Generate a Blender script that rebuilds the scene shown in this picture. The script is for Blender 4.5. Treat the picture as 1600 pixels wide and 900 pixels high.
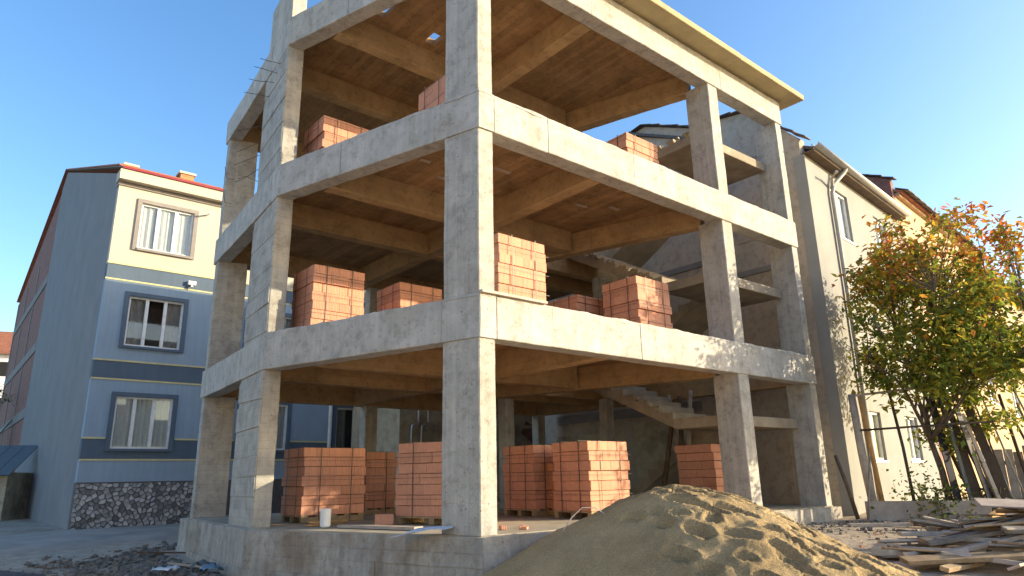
import bpy, bmesh, math, random
from mathutils import Vector, Matrix, noise
random.seed(7)
R = math.radians
scene = bpy.context.scene
for o in list(bpy.data.objects): bpy.data.objects.remove(o)
COL = scene.collection

# ------------------------------------------------------------------ camera, sky, sun, exposure
PITCH, ROLL, FPX, CAMZ = 0.26989, -0.01957, 1068.25, 1.45
cam_d = bpy.data.cameras.new('camera'); cam = bpy.data.objects.new('camera', cam_d); COL.objects.link(cam)
cam_d.sensor_width = 36.0; cam_d.lens = 36.0 * FPX / 1600.0; cam_d.clip_start = 0.1; cam_d.clip_end = 3000
fw = Vector((0, math.cos(PITCH), math.sin(PITCH))); up = Vector((0, -math.sin(PITCH), math.cos(PITCH))); rt = Vector((1, 0, 0))
cr, sr = math.cos(ROLL), math.sin(ROLL)
xr = rt * cr + up * sr; yu = up * cr - rt * sr
m = Matrix((xr, yu, -fw)).transposed().to_4x4(); m.translation = (0, 0, CAMZ); cam.matrix_world = m
scene.camera = cam

SUN_AZ, SUN_EL = R(90.0), R(14.6)
to_sun = Vector((math.sin(SUN_AZ) * math.cos(SUN_EL), math.cos(SUN_AZ) * math.cos(SUN_EL), math.sin(SUN_EL)))
w = bpy.data.worlds.new('World'); scene.world = w; w.use_nodes = True
wn = w.node_tree.nodes; wl = w.node_tree.links
sky = wn.new('ShaderNodeTexSky'); sky.sky_type = 'NISHITA'; sky.sun_disc = False
sky.sun_elevation = SUN_EL; sky.sun_rotation = SUN_AZ
sky.air_density = 1.0; sky.dust_density = 1.5; sky.ozone_density = 1.5
hsv = wn.new('ShaderNodeHueSaturation'); hsv.inputs['Saturation'].default_value = 1.27; hsv.inputs['Hue'].default_value = 0.504
wl.new(sky.outputs[0], hsv.inputs['Color']); wl.new(hsv.outputs[0], wn['Background'].inputs[0]); wn['Background'].inputs[1].default_value = 0.145
sd = bpy.data.lights.new('sun', 'SUN'); sun = bpy.data.objects.new('sun', sd); COL.objects.link(sun)
sd.energy = 3.25; sd.angle = R(0.5); sd.color = (1.0, 0.85, 0.59)
sun.rotation_euler = to_sun.to_track_quat('Z', 'Y').to_euler(); sun.location = (30, -5, 20)
vs = scene.view_settings; vs.view_transform = 'Standard'; vs.look = 'None'; vs.gamma = 1.0; vs.exposure = 1.45
try: vs.use_curve_mapping = False
except Exception: pass
scene.render.engine = 'CYCLES'
try: scene.cycles.max_bounces = 8; scene.cycles.diffuse_bounces = 5; scene.cycles.transparent_max_bounces = 8
except Exception: pass

# ------------------------------------------------------------------ street grid: s along the sunny front, t inwards
C0 = Vector((-0.43, 8.63)); GA = R(40.1)
uR = Vector((math.cos(GA), math.sin(GA))); uI = Vector((-math.sin(GA), math.cos(GA)))
def W(s, t, z=0.0):
    q = C0 + uR * s + uI * t
    return Vector((q.x, q.y, z))
def sm(a, b, x):
    x = max(0.0, min(1.0, (x - a) / (b - a))); return x * x * (3 - 2 * x)
def g(x, y):                                             # ground height
    gl = 0.05 + 0.28 * sm(11, 21, y)
    gr = 0.08 + 0.42 * sm(4, 13.5, y) + 0.15 * sm(13.5, 16, y)
    k = sm(-1.5, 3.5, x)
    return gl * (1 - k) + gr * k

# ------------------------------------------------------------------ materials
def newmat(name):
    mt = bpy.data.materials.new(name); mt.use_nodes = True
    nt = mt.node_tree; b = nt.nodes['Principled BSDF']
    return mt, nt, nt.nodes, nt.links, b
def ramp(N, pts):
    r = N.new('ShaderNodeValToRGB'); e = r.color_ramp.elements
    while len(e) < len(pts): e.new(0.5)
    for el, (p, c) in zip(e, pts): el.position = p; el.color = (*c, 1)
    return r
def mixc(N, L, a, b, f, mode='MIX'):
    x = N.new('ShaderNodeMix'); x.data_type = 'RGBA'; x.blend_type = mode
    for sock, v in ((0, f), (6, a), (7, b)):
        if isinstance(v, (int, float)): x.inputs[sock].default_value = v
        elif isinstance(v, tuple): x.inputs[sock].default_value = (*v, 1)
        else: L.new(v, x.inputs[sock])
    return x.outputs[2]
def noise_n(N, L, vec, scale, detail=6, rough=0.6):
    n = N.new('ShaderNodeTexNoise'); n.inputs['Scale'].default_value = scale; n.inputs['Detail'].default_value = detail
    n.inputs['Roughness'].default_value = rough
    if vec is not None: L.new(vec, n.inputs['Vector'])
    return n
def bump(N, L, h, b, strength=0.3, dist=0.02, prev=None):
    x = N.new('ShaderNodeBump'); x.inputs['Strength'].default_value = strength; x.inputs['Distance'].default_value = dist
    L.new(h, x.inputs['Height'])
    if prev is not None: L.new(prev, x.inputs['Normal'])
    L.new(x.outputs[0], b.inputs['Normal']); return x.outputs[0]
def scl(c, k): return tuple(min(1, v * k) for v in c)

def rough_mat(name, col, var=0.25, scale=3.0, fine=40.0, rough=0.85, bs=0.25, bd=0.01, boards=None, stain=None, objvar=0.0, streak=0.0, pits=False):
    """mottled mineral / timber surface; boards: 'h' = courses of boards seen on faces, 'f' = boards on soffits"""
    mt, nt, N, L, b = newmat(name)
    tc = N.new('ShaderNodeTexCoord'); v = tc.outputs['Object']
    n1 = noise_n(N, L, v, scale, 5, 0.62); n2 = noise_n(N, L, v, fine, 4, 0.7)
    r1 = ramp(N, [(0.3, scl(col, 1 - var)), (0.7, scl(col, 1 + var))]); L.new(n1.outputs[0], r1.inputs[0])
    r2 = ramp(N, [(0.25, (1 - var * 0.6,) * 3), (0.65, (1, 1, 1))]); L.new(n2.outputs[0], r2.inputs[0])
    c = mixc(N, L, r1.outputs[0], r2.outputs[0], 1.0, 'MULTIPLY'); prev = None
    if stain:
        n3 = noise_n(N, L, v, 0.9, 4, 0.7); r3 = ramp(N, [(0.5, (0, 0, 0)), (0.68, (1, 1, 1))]); L.new(n3.outputs[0], r3.inputs[0])
        c = mixc(N, L, c, stain, r3.outputs[0])
    if streak:
        mp = N.new('ShaderNodeMapping'); mp.inputs['Scale'].default_value = (9, 9, 0.55); L.new(v, mp.inputs[0])
        n4 = noise_n(N, L, mp.outputs[0], 1.0, 4, 0.65); r4 = ramp(N, [(0.38, (1 - streak,) * 3), (0.6, (1, 1, 1))]); L.new(n4.outputs[0], r4.inputs[0])
        c = mixc(N, L, c, r4.outputs[0], 1.0, 'MULTIPLY')
    if pits:
        vo = N.new('ShaderNodeTexVoronoi'); vo.inputs['Scale'].default_value = 7.5; L.new(v, vo.inputs['Vector'])
        rv = ramp(N, [(0.05, (0.42, 0.40, 0.37)), (0.13, (1, 1, 1))]); L.new(vo.outputs['Distance'], rv.inputs[0])
        c = mixc(N, L, c, rv.outputs[0], 0.75, 'MULTIPLY')
        n5 = noise_n(N, L, v, 5.5, 8, 0.75); r5 = ramp(N, [(0.40, (0.62, 0.60, 0.57)), (0.50, (1, 1, 1)), (0.62, (1, 1, 1)), (0.70, (1.22, 1.2, 1.16))]); L.new(n5.outputs[0], r5.inputs[0])
        c = mixc(N, L, c, r5.outputs[0], 0.55, 'MULTIPLY')
    if boards:
        sx = N.new('ShaderNodeSeparateXYZ'); L.new(v, sx.inputs[0]); cx = N.new('ShaderNodeCombineXYZ')
        if boards == 'h':
            ad = N.new('ShaderNodeMath'); ad.operation = 'ADD'; L.new(sx.outputs[0], ad.inputs[0]); L.new(sx.outputs[1], ad.inputs[1])
            L.new(ad.outputs[0], cx.inputs[0]); L.new(sx.outputs[2], cx.inputs[1])
        elif boards == 'v':
            ad = N.new('ShaderNodeMath'); ad.operation = 'ADD'; L.new(sx.outputs[0], ad.inputs[0]); L.new(sx.outputs[1], ad.inputs[1])
            L.new(sx.outputs[2], cx.inputs[0]); L.new(ad.outputs[0], cx.inputs[1])
        else:
            L.new(sx.outputs[1], cx.inputs[0]); L.new(sx.outputs[0], cx.inputs[1])
        bk = N.new('ShaderNodeTexBrick'); L.new(cx.outputs[0], bk.inputs[0])
        bk.inputs['Scale'].default_value = 1.0; bk.inputs['Brick Width'].default_value = 2.3; bk.inputs['Row Height'].default_value = 0.13
        bk.inputs['Mortar Size'].default_value = 0.006; bk.inputs['Mortar Smooth'].default_value = 0.5; bk.inputs['Bias'].default_value = 0
        lo = 0.74 if boards == 'f' else 0.86
        bk.inputs['Color1'].default_value = (lo, lo, lo, 1); bk.inputs['Color2'].default_value = (1.1, 1.08, 1.04, 1); bk.inputs['Mortar'].default_value = (0.68, 0.64, 0.6, 1)
        c = mixc(N, L, c, bk.outputs[0], 0.9 if boards == 'f' else 0.4, 'MULTIPLY')
        prev = bump(N, L, bk.outputs[0], b, 0.25, 0.006)
    if objvar:
        oi = N.new('ShaderNodeObjectInfo'); hs = N.new('ShaderNodeHueSaturation')
        mr = N.new('ShaderNodeMapRange'); L.new(oi.outputs['Random'], mr.inputs[0]); mr.inputs[3].default_value = 1 - objvar; mr.inputs[4].default_value = 1 + objvar
        L.new(mr.outputs[0], hs.inputs['Value']); L.new(c, hs.inputs['Color']); c = hs.outputs[0]
    L.new(c, b.inputs['Base Color']); b.inputs['Roughness'].default_value = rough
    b.inputs['Specular IOR Level'].default_value = 0.25
    ad2 = N.new('ShaderNodeMath'); ad2.operation = 'ADD'; L.new(n2.outputs[0], ad2.inputs[0]); L.new(n1.outputs[0], ad2.inputs[1])
    bump(N, L, ad2.outputs[0], b, bs, bd, prev)
    return mt
def plain(name, col, rough=0.6, metal=0.0, spec=0.4):
    mt, nt, N, L, b = newmat(name); tc = N.new('ShaderNodeTexCoord')
    n = noise_n(N, L, tc.outputs['Object'], 6, 4); r = ramp(N, [(0.3, scl(col, 0.86)), (0.7, scl(col, 1.08))]); L.new(n.outputs[0], r.inputs[0])
    L.new(r.outputs[0], b.inputs['Base Color']); b.inputs['Roughness'].default_value = rough; b.inputs['Metallic'].default_value = metal
    b.inputs['Specular IOR Level'].default_value = spec
    return mt
def brickwall(name, c1, c2, mortar, bw=0.29, rh=0.2):
    mt, nt, N, L, b = newmat(name); tc = N.new('ShaderNodeTexCoord'); sx = N.new('ShaderNodeSeparateXYZ'); L.new(tc.outputs['Object'], sx.inputs[0])
    ad = N.new('ShaderNodeMath'); ad.operation = 'ADD'; L.new(sx.outputs[0], ad.inputs[0]); L.new(sx.outputs[1], ad.inputs[1])
    cx = N.new('ShaderNodeCombineXYZ'); L.new(ad.outputs[0], cx.inputs[0]); L.new(sx.outputs[2], cx.inputs[1])
    bk = N.new('ShaderNodeTexBrick'); L.new(cx.outputs[0], bk.inputs[0]); bk.inputs['Scale'].default_value = 1
    bk.inputs['Brick Width'].default_value = bw; bk.inputs['Row Height'].default_value = rh; bk.inputs['Mortar Size'].default_value = 0.012
    bk.inputs['Color1'].default_value = (*c1, 1); bk.inputs['Color2'].default_value = (*c2, 1); bk.inputs['Mortar'].default_value = (*mortar, 1)
    n = noise_n(N, L, tc.outputs['Object'], 5); r = ramp(N, [(0.3, (0.75,) * 3), (0.7, (1.1,) * 3)]); L.new(n.outputs[0], r.inputs[0])
    c = mixc(N, L, bk.outputs[0], r.outputs[0], 1, 'MULTIPLY'); L.new(c, b.inputs['Base Color']); b.inputs['Roughness'].default_value = 0.9
    bump(N, L, bk.outputs[0], b, 0.4, 0.01); return mt
def claymat(name, col):
    """fired clay block with extruded ribs"""
    mt, nt, N, L, b = newmat(name); tc = N.new('ShaderNodeTexCoord'); oi = N.new('ShaderNodeObjectInfo')
    n = noise_n(N, L, tc.outputs['Object'], 9, 5, 0.7); r = ramp(N, [(0.3, scl(col, 0.88)), (0.7, scl(col, 1.1))]); L.new(n.outputs[0], r.inputs[0])
    hs = N.new('ShaderNodeHueSaturation'); mr = N.new('ShaderNodeMapRange'); L.new(oi.outputs['Random'], mr.inputs[0]); mr.inputs[3].default_value = 0.91; mr.inputs[4].default_value = 1.08
    L.new(mr.outputs[0], hs.inputs['Value']); L.new(r.outputs[0], hs.inputs['Color']); cl_ = hs.outputs[0]
    wv = N.new('ShaderNodeTexWave'); wv.wave_type = 'BANDS'; wv.bands_direction = 'DIAGONAL'; wv.inputs['Scale'].default_value = 1.0
    sx = N.new('ShaderNodeSeparateXYZ'); L.new(tc.outputs['Object'], sx.inputs[0]); ad = N.new('ShaderNodeMath'); ad.operation = 'ADD'
    L.new(sx.outputs[0], ad.inputs[0]); L.new(sx.outputs[1], ad.inputs[1]); ml = N.new('ShaderNodeMath'); ml.operation = 'MULTIPLY'; ml.inputs[1].default_value = 230
    L.new(ad.outputs[0], ml.inputs[0]); sn = N.new('ShaderNodeMath'); sn.operation = 'SINE'; L.new(ml.outputs[0], sn.inputs[0])
    b.inputs['Roughness'].default_value = 0.85; b.inputs['Specular IOR Level'].default_value = 0.2
    N.remove(wv); rr = ramp(N, [(0.0, (0.80, 0.78, 0.76)), (0.45, (1, 1, 1))]); L.new(sn.outputs[0], rr.inputs[0]); L.new(mixc(N, L, cl_, rr.outputs[0], 0.7, 'MULTIPLY'), b.inputs['Base Color']); p = bump(N, L, sn.outputs[0], b, 0.35, 0.004); bump(N, L, n.outputs[0], b, 0.3, 0.006, p); return mt
def glassmat(name, tint=(0.02, 0.025, 0.03)):
    mt, nt, N, L, b = newmat(name); out = N['Material Output']
    tr = N.new('ShaderNodeBsdfTransparent'); tr.inputs[0].default_value = (0.93, 0.95, 0.95, 1)
    gl = N.new('ShaderNodeBsdfGlossy'); gl.inputs['Roughness'].default_value = 0.03
    fr0 = N.new('ShaderNodeLayerWeight'); fr0.inputs[0].default_value = 0.5; fr = N.new('ShaderNodeMath'); fr.operation = 'POWER'; fr.inputs[1].default_value = 3.0; L.new(fr0.outputs['Facing'], fr.inputs[0])
    ad = N.new('ShaderNodeMath'); ad.operation = 'ADD'; ad.inputs[1].default_value = 0.05; L.new(fr.outputs[0], ad.inputs[0])
    mx = N.new('ShaderNodeMixShader'); L.new(ad.outputs[0], mx.inputs[0]); L.new(tr.outputs[0], mx.inputs[1]); L.new(gl.outputs[0], mx.inputs[2])
    L.new(mx.outputs[0], out.inputs[0]); return mt
def sandmat():
    mt, nt, N, L, b = newmat('sand'); tc = N.new('ShaderNodeTexCoord'); v = tc.outputs['Object']
    n1 = noise_n(N, L, v, 1.6, 6, 0.65); n2 = noise_n(N, L, v, 70, 3, 0.8); n3 = noise_n(N, L, v, 14, 5, 0.7)
    r = ramp(N, [(0.32, (0.38, 0.27, 0.14)), (0.68, (0.54, 0.40, 0.215))]); L.new(n1.outputs[0], r.inputs[0])
    r2 = ramp(N, [(0.3, (0.55, 0.55, 0.55)), (0.6, (1.08, 1.08, 1.08))]); L.new(n2.outputs[0], r2.inputs[0])
    c = mixc(N, L, r.outputs[0], r2.outputs[0], 1, 'MULTIPLY'); L.new(c, b.inputs['Base Color']); b.inputs['Roughness'].default_value = 0.95
    b.inputs['Specular IOR Level'].default_value = 0.1
    p = bump(N, L, n3.outputs[0], b, 0.9, 0.05); bump(N, L, n2.outputs[0], b, 0.9, 0.015, p); return mt
def leafmat():
    mt, nt, N, L, b = newmat('leaf'); at = N.new('ShaderNodeAttribute'); at.attribute_name = 'leafcol'
    L.new(at.outputs['Color'], b.inputs['Base Color']); b.inputs['Roughness'].default_value = 0.5; b.inputs['Specular IOR Level'].default_value = 0.3
    tl = N.new('ShaderNodeBsdfTranslucent'); L.new(at.outputs['Color'], tl.inputs[0]); mx = N.new('ShaderNodeMixShader'); mx.inputs[0].default_value = 0.45
    L.new(b.outputs[0], mx.inputs[1]); L.new(tl.outputs[0], mx.inputs[2]); L.new(mx.outputs[0], N['Material Output'].inputs[0]); return mt
def groundmat():
    mt, nt, N, L, b = newmat('dirt'); tc = N.new('ShaderNodeTexCoord'); v = tc.outputs['Object']
    n1 = noise_n(N, L, v, 0.45, 6, 0.65); n2 = noise_n(N, L, v, 26, 5, 0.75); n3 = noise_n(N, L, v, 4, 5, 0.7)
    r = ramp(N, [(0.35, (0.34, 0.265, 0.195)), (0.5, (0.46, 0.365, 0.27)), (0.66, (0.40, 0.345, 0.28))]); L.new(n1.outputs[0], r.inputs[0])
    r3 = ramp(N, [(0.35, (0.65, 0.65, 0.65)), (0.65, (1.1, 1.1, 1.1))]); L.new(n3.outputs[0], r3.inputs[0])
    c = mixc(N, L, r.outputs[0], r3.outputs[0], 1, 'MULTIPLY')
    r2 = ramp(N, [(0.3, (0.55, 0.55, 0.55)), (0.62, (1.1, 1.1, 1.1))]); L.new(n2.outputs[0], r2.inputs[0])
    c = mixc(N, L, c, r2.outputs[0], 0.8, 'MULTIPLY'); L.new(c, b.inputs['Base Color']); b.inputs['Roughness'].default_value = 0.95
    p = bump(N, L, n3.outputs[0], b, 0.5, 0.06); bump(N, L, n2.outputs[0], b, 0.5, 0.02, p); return mt

CON = (0.45, 0.405, 0.32)
M = dict(
    beam=rough_mat('concrete_beam', (0.50, 0.475, 0.435), 0.16, 2.6, 38, boards=None, streak=0.12, bs=0.6, bd=0.014, stain=(0.43, 0.40, 0.35), pits=True),
    col=rough_mat('concrete_column', (0.49, 0.465, 0.42), 0.16, 3.0, 42, boards='v', streak=0.14, bs=0.6, bd=0.014, stain=(0.42, 0.385, 0.33), pits=True),
    colh=rough_mat('concrete_boarded', (0.45, 0.425, 0.38), 0.18, 2.6, 50, boards='h', bs=0.6, pits=True, streak=0.12),
    soffit=rough_mat('concrete_soffit', (0.38, 0.235, 0.118), 0.25, 1.5, 35, boards='f', pits=True),  # formwork-stain brown that also has warm bounce light put into it
    inner=rough_mat('concrete_inner_beam', (0.45, 0.30, 0.155), 0.18, 1.6, 40, boards='h', pits=True),  # same mix: stained concrete with bounced sunlight in the base colour
    floor=rough_mat('concrete_floor', (0.40, 0.345, 0.26), 0.25, 2.0, 30),
    plinth=rough_mat('concrete_plinth', (0.45, 0.415, 0.37), 0.2, 2.2, 40, bs=0.7, bd=0.02, stain=(0.31, 0.25, 0.19), pits=True, streak=0.2),
    eave=rough_mat('concrete_eave', (0.42, 0.34, 0.20), 0.15, 2.0, 40),
    stair=rough_mat('concrete_stair', (0.35, 0.29, 0.22), 0.28, 2.0, 40, bs=0.4),
    clay=claymat('clay_block', (0.66, 0.325, 0.215)),
    strap=plain('strap', (0.06, 0.045, 0.04), 0.5), straplight=plain('strap_pale', (0.45, 0.38, 0.33), 0.4),
    wood=rough_mat('pallet_wood', (0.36, 0.255, 0.15), 0.3, 6, 60, objvar=0.25),
    woodgrey=rough_mat('weathered_wood', (0.37, 0.315, 0.26), 0.3, 5, 60, objvar=0.35),
    woodorange=rough_mat('fresh_wood', (0.50, 0.28, 0.11), 0.25, 5, 60, objvar=0.15),
    woodpink=rough_mat('ply_board', (0.47, 0.385, 0.315), 0.2, 4, 50, objvar=0.12),
    wooddark=rough_mat('dark_timber', (0.12, 0.085, 0.06), 0.3, 5, 50, objvar=0.3),
    steel=plain('rebar_steel', (0.10, 0.075, 0.06), 0.7, 0.4),
    blue=rough_mat('render_blue', (0.295, 0.385, 0.48), 0.06, 1.2, 60, bs=0.12, streak=0.07),
    darkblue=rough_mat('render_slate', (0.11, 0.15, 0.20), 0.07, 1.2, 60, bs=0.12, streak=0.07),
    sideblue=rough_mat('render_side', (0.235, 0.235, 0.245), 0.10, 0.8, 60, bs=0.15, streak=0.12),
    cream=rough_mat('render_cream', (0.53, 0.475, 0.38), 0.04, 1.2, 60, bs=0.1),
    yellow=plain('trim_yellow', (0.66, 0.58, 0.30), 0.7), taupe=plain('trim_taupe', (0.27, 0.24, 0.22), 0.7),
    red=plain('roof_red', (0.25, 0.022, 0.035), 0.5), white=plain('white_pvc', (0.78, 0.78, 0.77), 0.4),
    curtain=rough_mat('curtain', (0.62, 0.60, 0.56), 0.08, 9, 30, bs=0.2), curtain_grey=rough_mat('curtain_grey', (0.42, 0.42, 0.43), 0.1, 9, 30, bs=0.2), dark=plain('dark_room', (0.02, 0.02, 0.022), 0.9),
    glass=glassmat('glass'), stonelight=rough_mat('stone', (0.34, 0.33, 0.325), 0.3, 6, 40, objvar=0.6, bs=0.5),
    mortar=rough_mat('stone_mortar', (0.12, 0.112, 0.112), 0.2, 8, 40),
    brickfar=brickwall('brick_infill', (0.30, 0.12, 0.09), (0.22, 0.085, 0.065), (0.2, 0.16, 0.14)),
    brickchim=brickwall('chimney_brick', (0.62, 0.24, 0.09), (0.52, 0.19, 0.07), (0.35, 0.25, 0.18), 0.2, 0.1),
    conframe=rough_mat('concrete_band', (0.24, 0.225, 0.215), 0.15, 2, 40),
    roofdark=plain('roof_tile_dark', (0.10, 0.085, 0.085), 0.7), tile=rough_mat('roof_tile', (0.33, 0.13, 0.075), 0.25, 3, 30, objvar=0.3),
    nside=rough_mat('bare_render', (0.46, 0.40, 0.335), 0.16, 0.9, 40, bs=0.4, stain=(0.40, 0.325, 0.26), pits=True),
    nfront=rough_mat('render_front', (0.285, 0.282, 0.27), 0.1, 1.2, 60, bs=0.2),
    peach=rough_mat('render_peach', (0.52, 0.36, 0.22), 0.08, 1.2, 60, bs=0.2),
    gutter=plain('gutter', (0.42, 0.40, 0.36), 0.45), old=rough_mat('old_plaster', (0.48, 0.41, 0.29), 0.25, 2.2, 30, bs=0.5, stain=(0.25, 0.2, 0.15)),
    galv=plain('galvanised', (0.42, 0.42, 0.42), 0.35, 0.7), bark=rough_mat('bark', (0.15, 0.115, 0.085), 0.35, 6, 50, bs=0.7, bd=0.02),
    leaf=leafmat(), sand=sandmat(), ground=groundmat(),
    asphalt=rough_mat('asphalt', (0.085, 0.078, 0.08), 0.2, 1.5, 60, bs=0.4), path=rough_mat('path_concrete', (0.335, 0.295, 0.25), 0.22, 1.2, 50, bs=0.3),
    rubble=rough_mat('rubble', (0.19, 0.17, 0.15), 0.45, 7, 40, bs=0.5), tarp=plain('tarp', (0.035, 0.035, 0.05), 0.45), paper=plain('paper', (0.62, 0.65, 0.70), 0.6),
    greenmetal=plain('shed_sheet', (0.115, 0.13, 0.13), 0.5), blueplastic=plain('blue_plastic', (0.12, 0.22, 0.32), 0.4),
)

# ------------------------------------------------------------------ mesh helpers
class MB:
    def __init__(s): s.v = []; s.f = []
    def add(s, vs, fs):
        o = len(s.v); s.v += [tuple(p) for p in vs]; s.f += [tuple(i + o for i in q) for q in fs]; return s
    def box(s, a, b):
        (x0, y0, z0), (x1, y1, z1) = a, b
        return s.add([(x0, y0, z0), (x1, y0, z0), (x1, y1, z0), (x0, y1, z0), (x0, y0, z1), (x1, y0, z1), (x1, y1, z1), (x0, y1, z1)],
                     [(0, 3, 2, 1), (4, 5, 6, 7), (0, 1, 5, 4), (1, 2, 6, 5), (2, 3, 7, 6), (3, 0, 4, 7)])
    def prism(s, poly, z0, z1):                            # plan polygon counter-clockwise
        n = len(poly); return s.add([(x, y, z0) for x, y in poly] + [(x, y, z1) for x, y in poly],
            [tuple(range(n - 1, -1, -1)), tuple(range(n, 2 * n))] + [(i, (i + 1) % n, n + (i + 1) % n, n + i) for i in range(n)])
    def xprism(s, poly, x0, x1):                           # polygon in (y,z) extruded along x
        n = len(poly); return s.add([(x0, y, z) for y, z in poly] + [(x1, y, z) for y, z in poly],
            [tuple(range(n - 1, -1, -1)), tuple(range(n, 2 * n))] + [(i, (i + 1) % n, n + (i + 1) % n, n + i) for i in range(n)])
    def tube(s, pts, rads, n=7):
        pts = [Vector(p) for p in pts]; rings = []
        for i, p in enumerate(pts):
            d = (pts[min(i + 1, len(pts) - 1)] - pts[max(i - 1, 0)]).normalized()
            a = d.orthogonal().normalized(); b2 = d.cross(a); r = rads[i] if isinstance(rads, (list, tuple)) else rads
            rings.append([p + (a * math.cos(2 * math.pi * k / n) + b2 * math.sin(2 * math.pi * k / n)) * r for k in range(n)])
        vs = [q for ring in rings for q in ring]; fs = []
        for i in range(len(rings) - 1):
            for k in range(n): fs.append((i * n + k, i * n + (k + 1) % n, (i + 1) * n + (k + 1) % n, (i + 1) * n + k))
        fs += [tuple(range(n - 1, -1, -1)), tuple((len(rings) - 1) * n + k for k in range(n))]
        return s.add(vs, fs)
    def build(s, name, mat, parent=None, bevel=0.0, smooth=False, link=True):
        me = bpy.data.meshes.new(name); me.from_pydata(s.v, [], s.f); me.update()
        bm = bmesh.new(); bm.from_mesh(me); bmesh.ops.recalc_face_normals(bm, faces=bm.faces)
        if bevel: bmesh.ops.bevel(bm, geom=list(bm.edges), offset=bevel, segments=1, affect='EDGES', clamp_overlap=True)
        if smooth:
            for f in bm.faces: f.smooth = True
        bm.to_mesh(me); bm.free(); me.materials.append(mat)
        o = bpy.data.objects.new(name, me); COL.objects.link(o)
        if parent: o.parent = parent
        return o
def tag(o, label=None, cat=None, group=None, kind=None):
    if label: o['label'] = label
    if cat: o['category'] = cat
    if group: o['group'] = group
    if kind: o['kind'] = kind
    return o
def empty(name, loc=(0, 0, 0), rz=0.0):
    o = bpy.data.objects.new(name, None); COL.objects.link(o); o.location = loc; o.rotation_euler = (0, 0, rz); o.empty_display_size = 0.3; return o
def rough_up(o, amp, scale=3.0, cuts=0):
    me = o.data
    if cuts:
        bm = bmesh.new(); bm.from_mesh(me); bmesh.ops.subdivide_edges(bm, edges=bm.edges, cuts=cuts, use_grid_fill=True); bm.to_mesh(me); bm.free()
    for v in me.vertices: v.co += noise.noise_vector(v.co * scale) * amp
def ngon_slab(name, loops, z0, z1, mat, parent):
    """horizontal slab from an outer loop and hole loops"""
    bm = bmesh.new(); edges = []
    for lp in loops:
        vs = [bm.verts.new((x, y, z0)) for x, y in lp]
        edges += [bm.edges.new((vs[i], vs[(i + 1) % len(vs)])) for i in range(len(vs))]
    r = bmesh.ops.triangle_fill(bm, use_beauty=True, use_dissolve=False, edges=edges)
    fs = [x for x in r['geom'] if isinstance(x, bmesh.types.BMFace)]
    e = bmesh.ops.extrude_face_region(bm, geom=fs)
    bmesh.ops.translate(bm, verts=[x for x in e['geom'] if isinstance(x, bmesh.types.BMVert)], vec=(0, 0, z1 - z0))
    bmesh.ops.recalc_face_normals(bm, faces=bm.faces)
    me = bpy.data.meshes.new(name); bm.to_mesh(me); bm.free(); me.materials.append(mat)
    o = bpy.data.objects.new(name, me); COL.objects.link(o); o.parent = parent; return o

# ------------------------------------------------------------------ the ground
def axis(n, near, far, p=3.0):
    return [math.copysign(abs(i / n) ** p * (far - near) + near * abs(i / n), i) for i in range(-n, n + 1)]
def ground_sheet():
    xs = [a for a in axis(95, 22, 900, 4.5)]; ys = [a + 13 for a in axis(95, 22, 900, 4.5)]
    vs = []; fs = []; n = len(xs)
    for y in ys:
        for x in xs:
            z = g(x, y)
            if abs(x) < 25 and -5 < y < 35: z += 0.035 * noise.noise(Vector((x * 0.9, y * 0.9, 0))) + 0.02 * noise.noise(Vector((x * 3, y * 3, 3)))
            vs.append((x, y, z))
    for j in range(len(ys) - 1):
        for i in range(n - 1): fs.append((j * n + i, j * n + i + 1, (j + 1) * n + i + 1, (j + 1) * n + i))
    mb = MB(); mb.v = vs; mb.f = fs; o = mb.build('ground', M['ground'], smooth=True); tag(o, kind='structure')
ground_sheet()
def ribbon(name, mat, pts, w0, w1, lift, n=30):
    """strip that follows the ground between two edge polylines"""
    vs = []; fs = []; k = 10
    def pl(P, f):
        x = f * (len(P) - 1); i = min(int(x), len(P) - 2); return Vector(P[i]).lerp(Vector(P[i + 1]), x - i)
    for i in range(n + 1):
        a = pl(pts[0], i / n); b = pl(pts[1], i / n)
        for j in range(k + 1):
            p = a.lerp(b, j / k); jit = 0.12 * noise.noise(Vector((p.x * 1.3, p.y * 1.3, 7))) if j in (0, k) else 0
            vs.append((p.x, p.y + jit, g(p.x, p.y) + (lift if j not in (0, k) else -0.12) + 0.02 * noise.noise(Vector((p.x, p.y, 9)))))
    for i in range(n):
        for j in range(k): fs.append((i * (k + 1) + j, i * (k + 1) + j + 1, (i + 1) * (k + 1) + j + 1, (i + 1) * (k + 1) + j))
    mb = MB(); mb.v = vs; mb.f = fs; return tag(mb.build(name, mat, smooth=True), kind='structure')
ribbon('path', M['path'], [[(-26, 4.5), (-11.5, 13.2), (-6.9, 17.2), (3, 24)], [(-30, 9), (-14.5, 16.6), (-10, 20.3), (1, 27)]], 0, 0, 0.06)
ribbon('road', M['asphalt'], [[(-40, -30), (-9, 2), (-6.6, 9), (-7.2, 11.5)], [(-60, -10), (-28, 1), (-20, 7), (-10.4, 13.2)]], 0, 0, 0.045)

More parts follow.
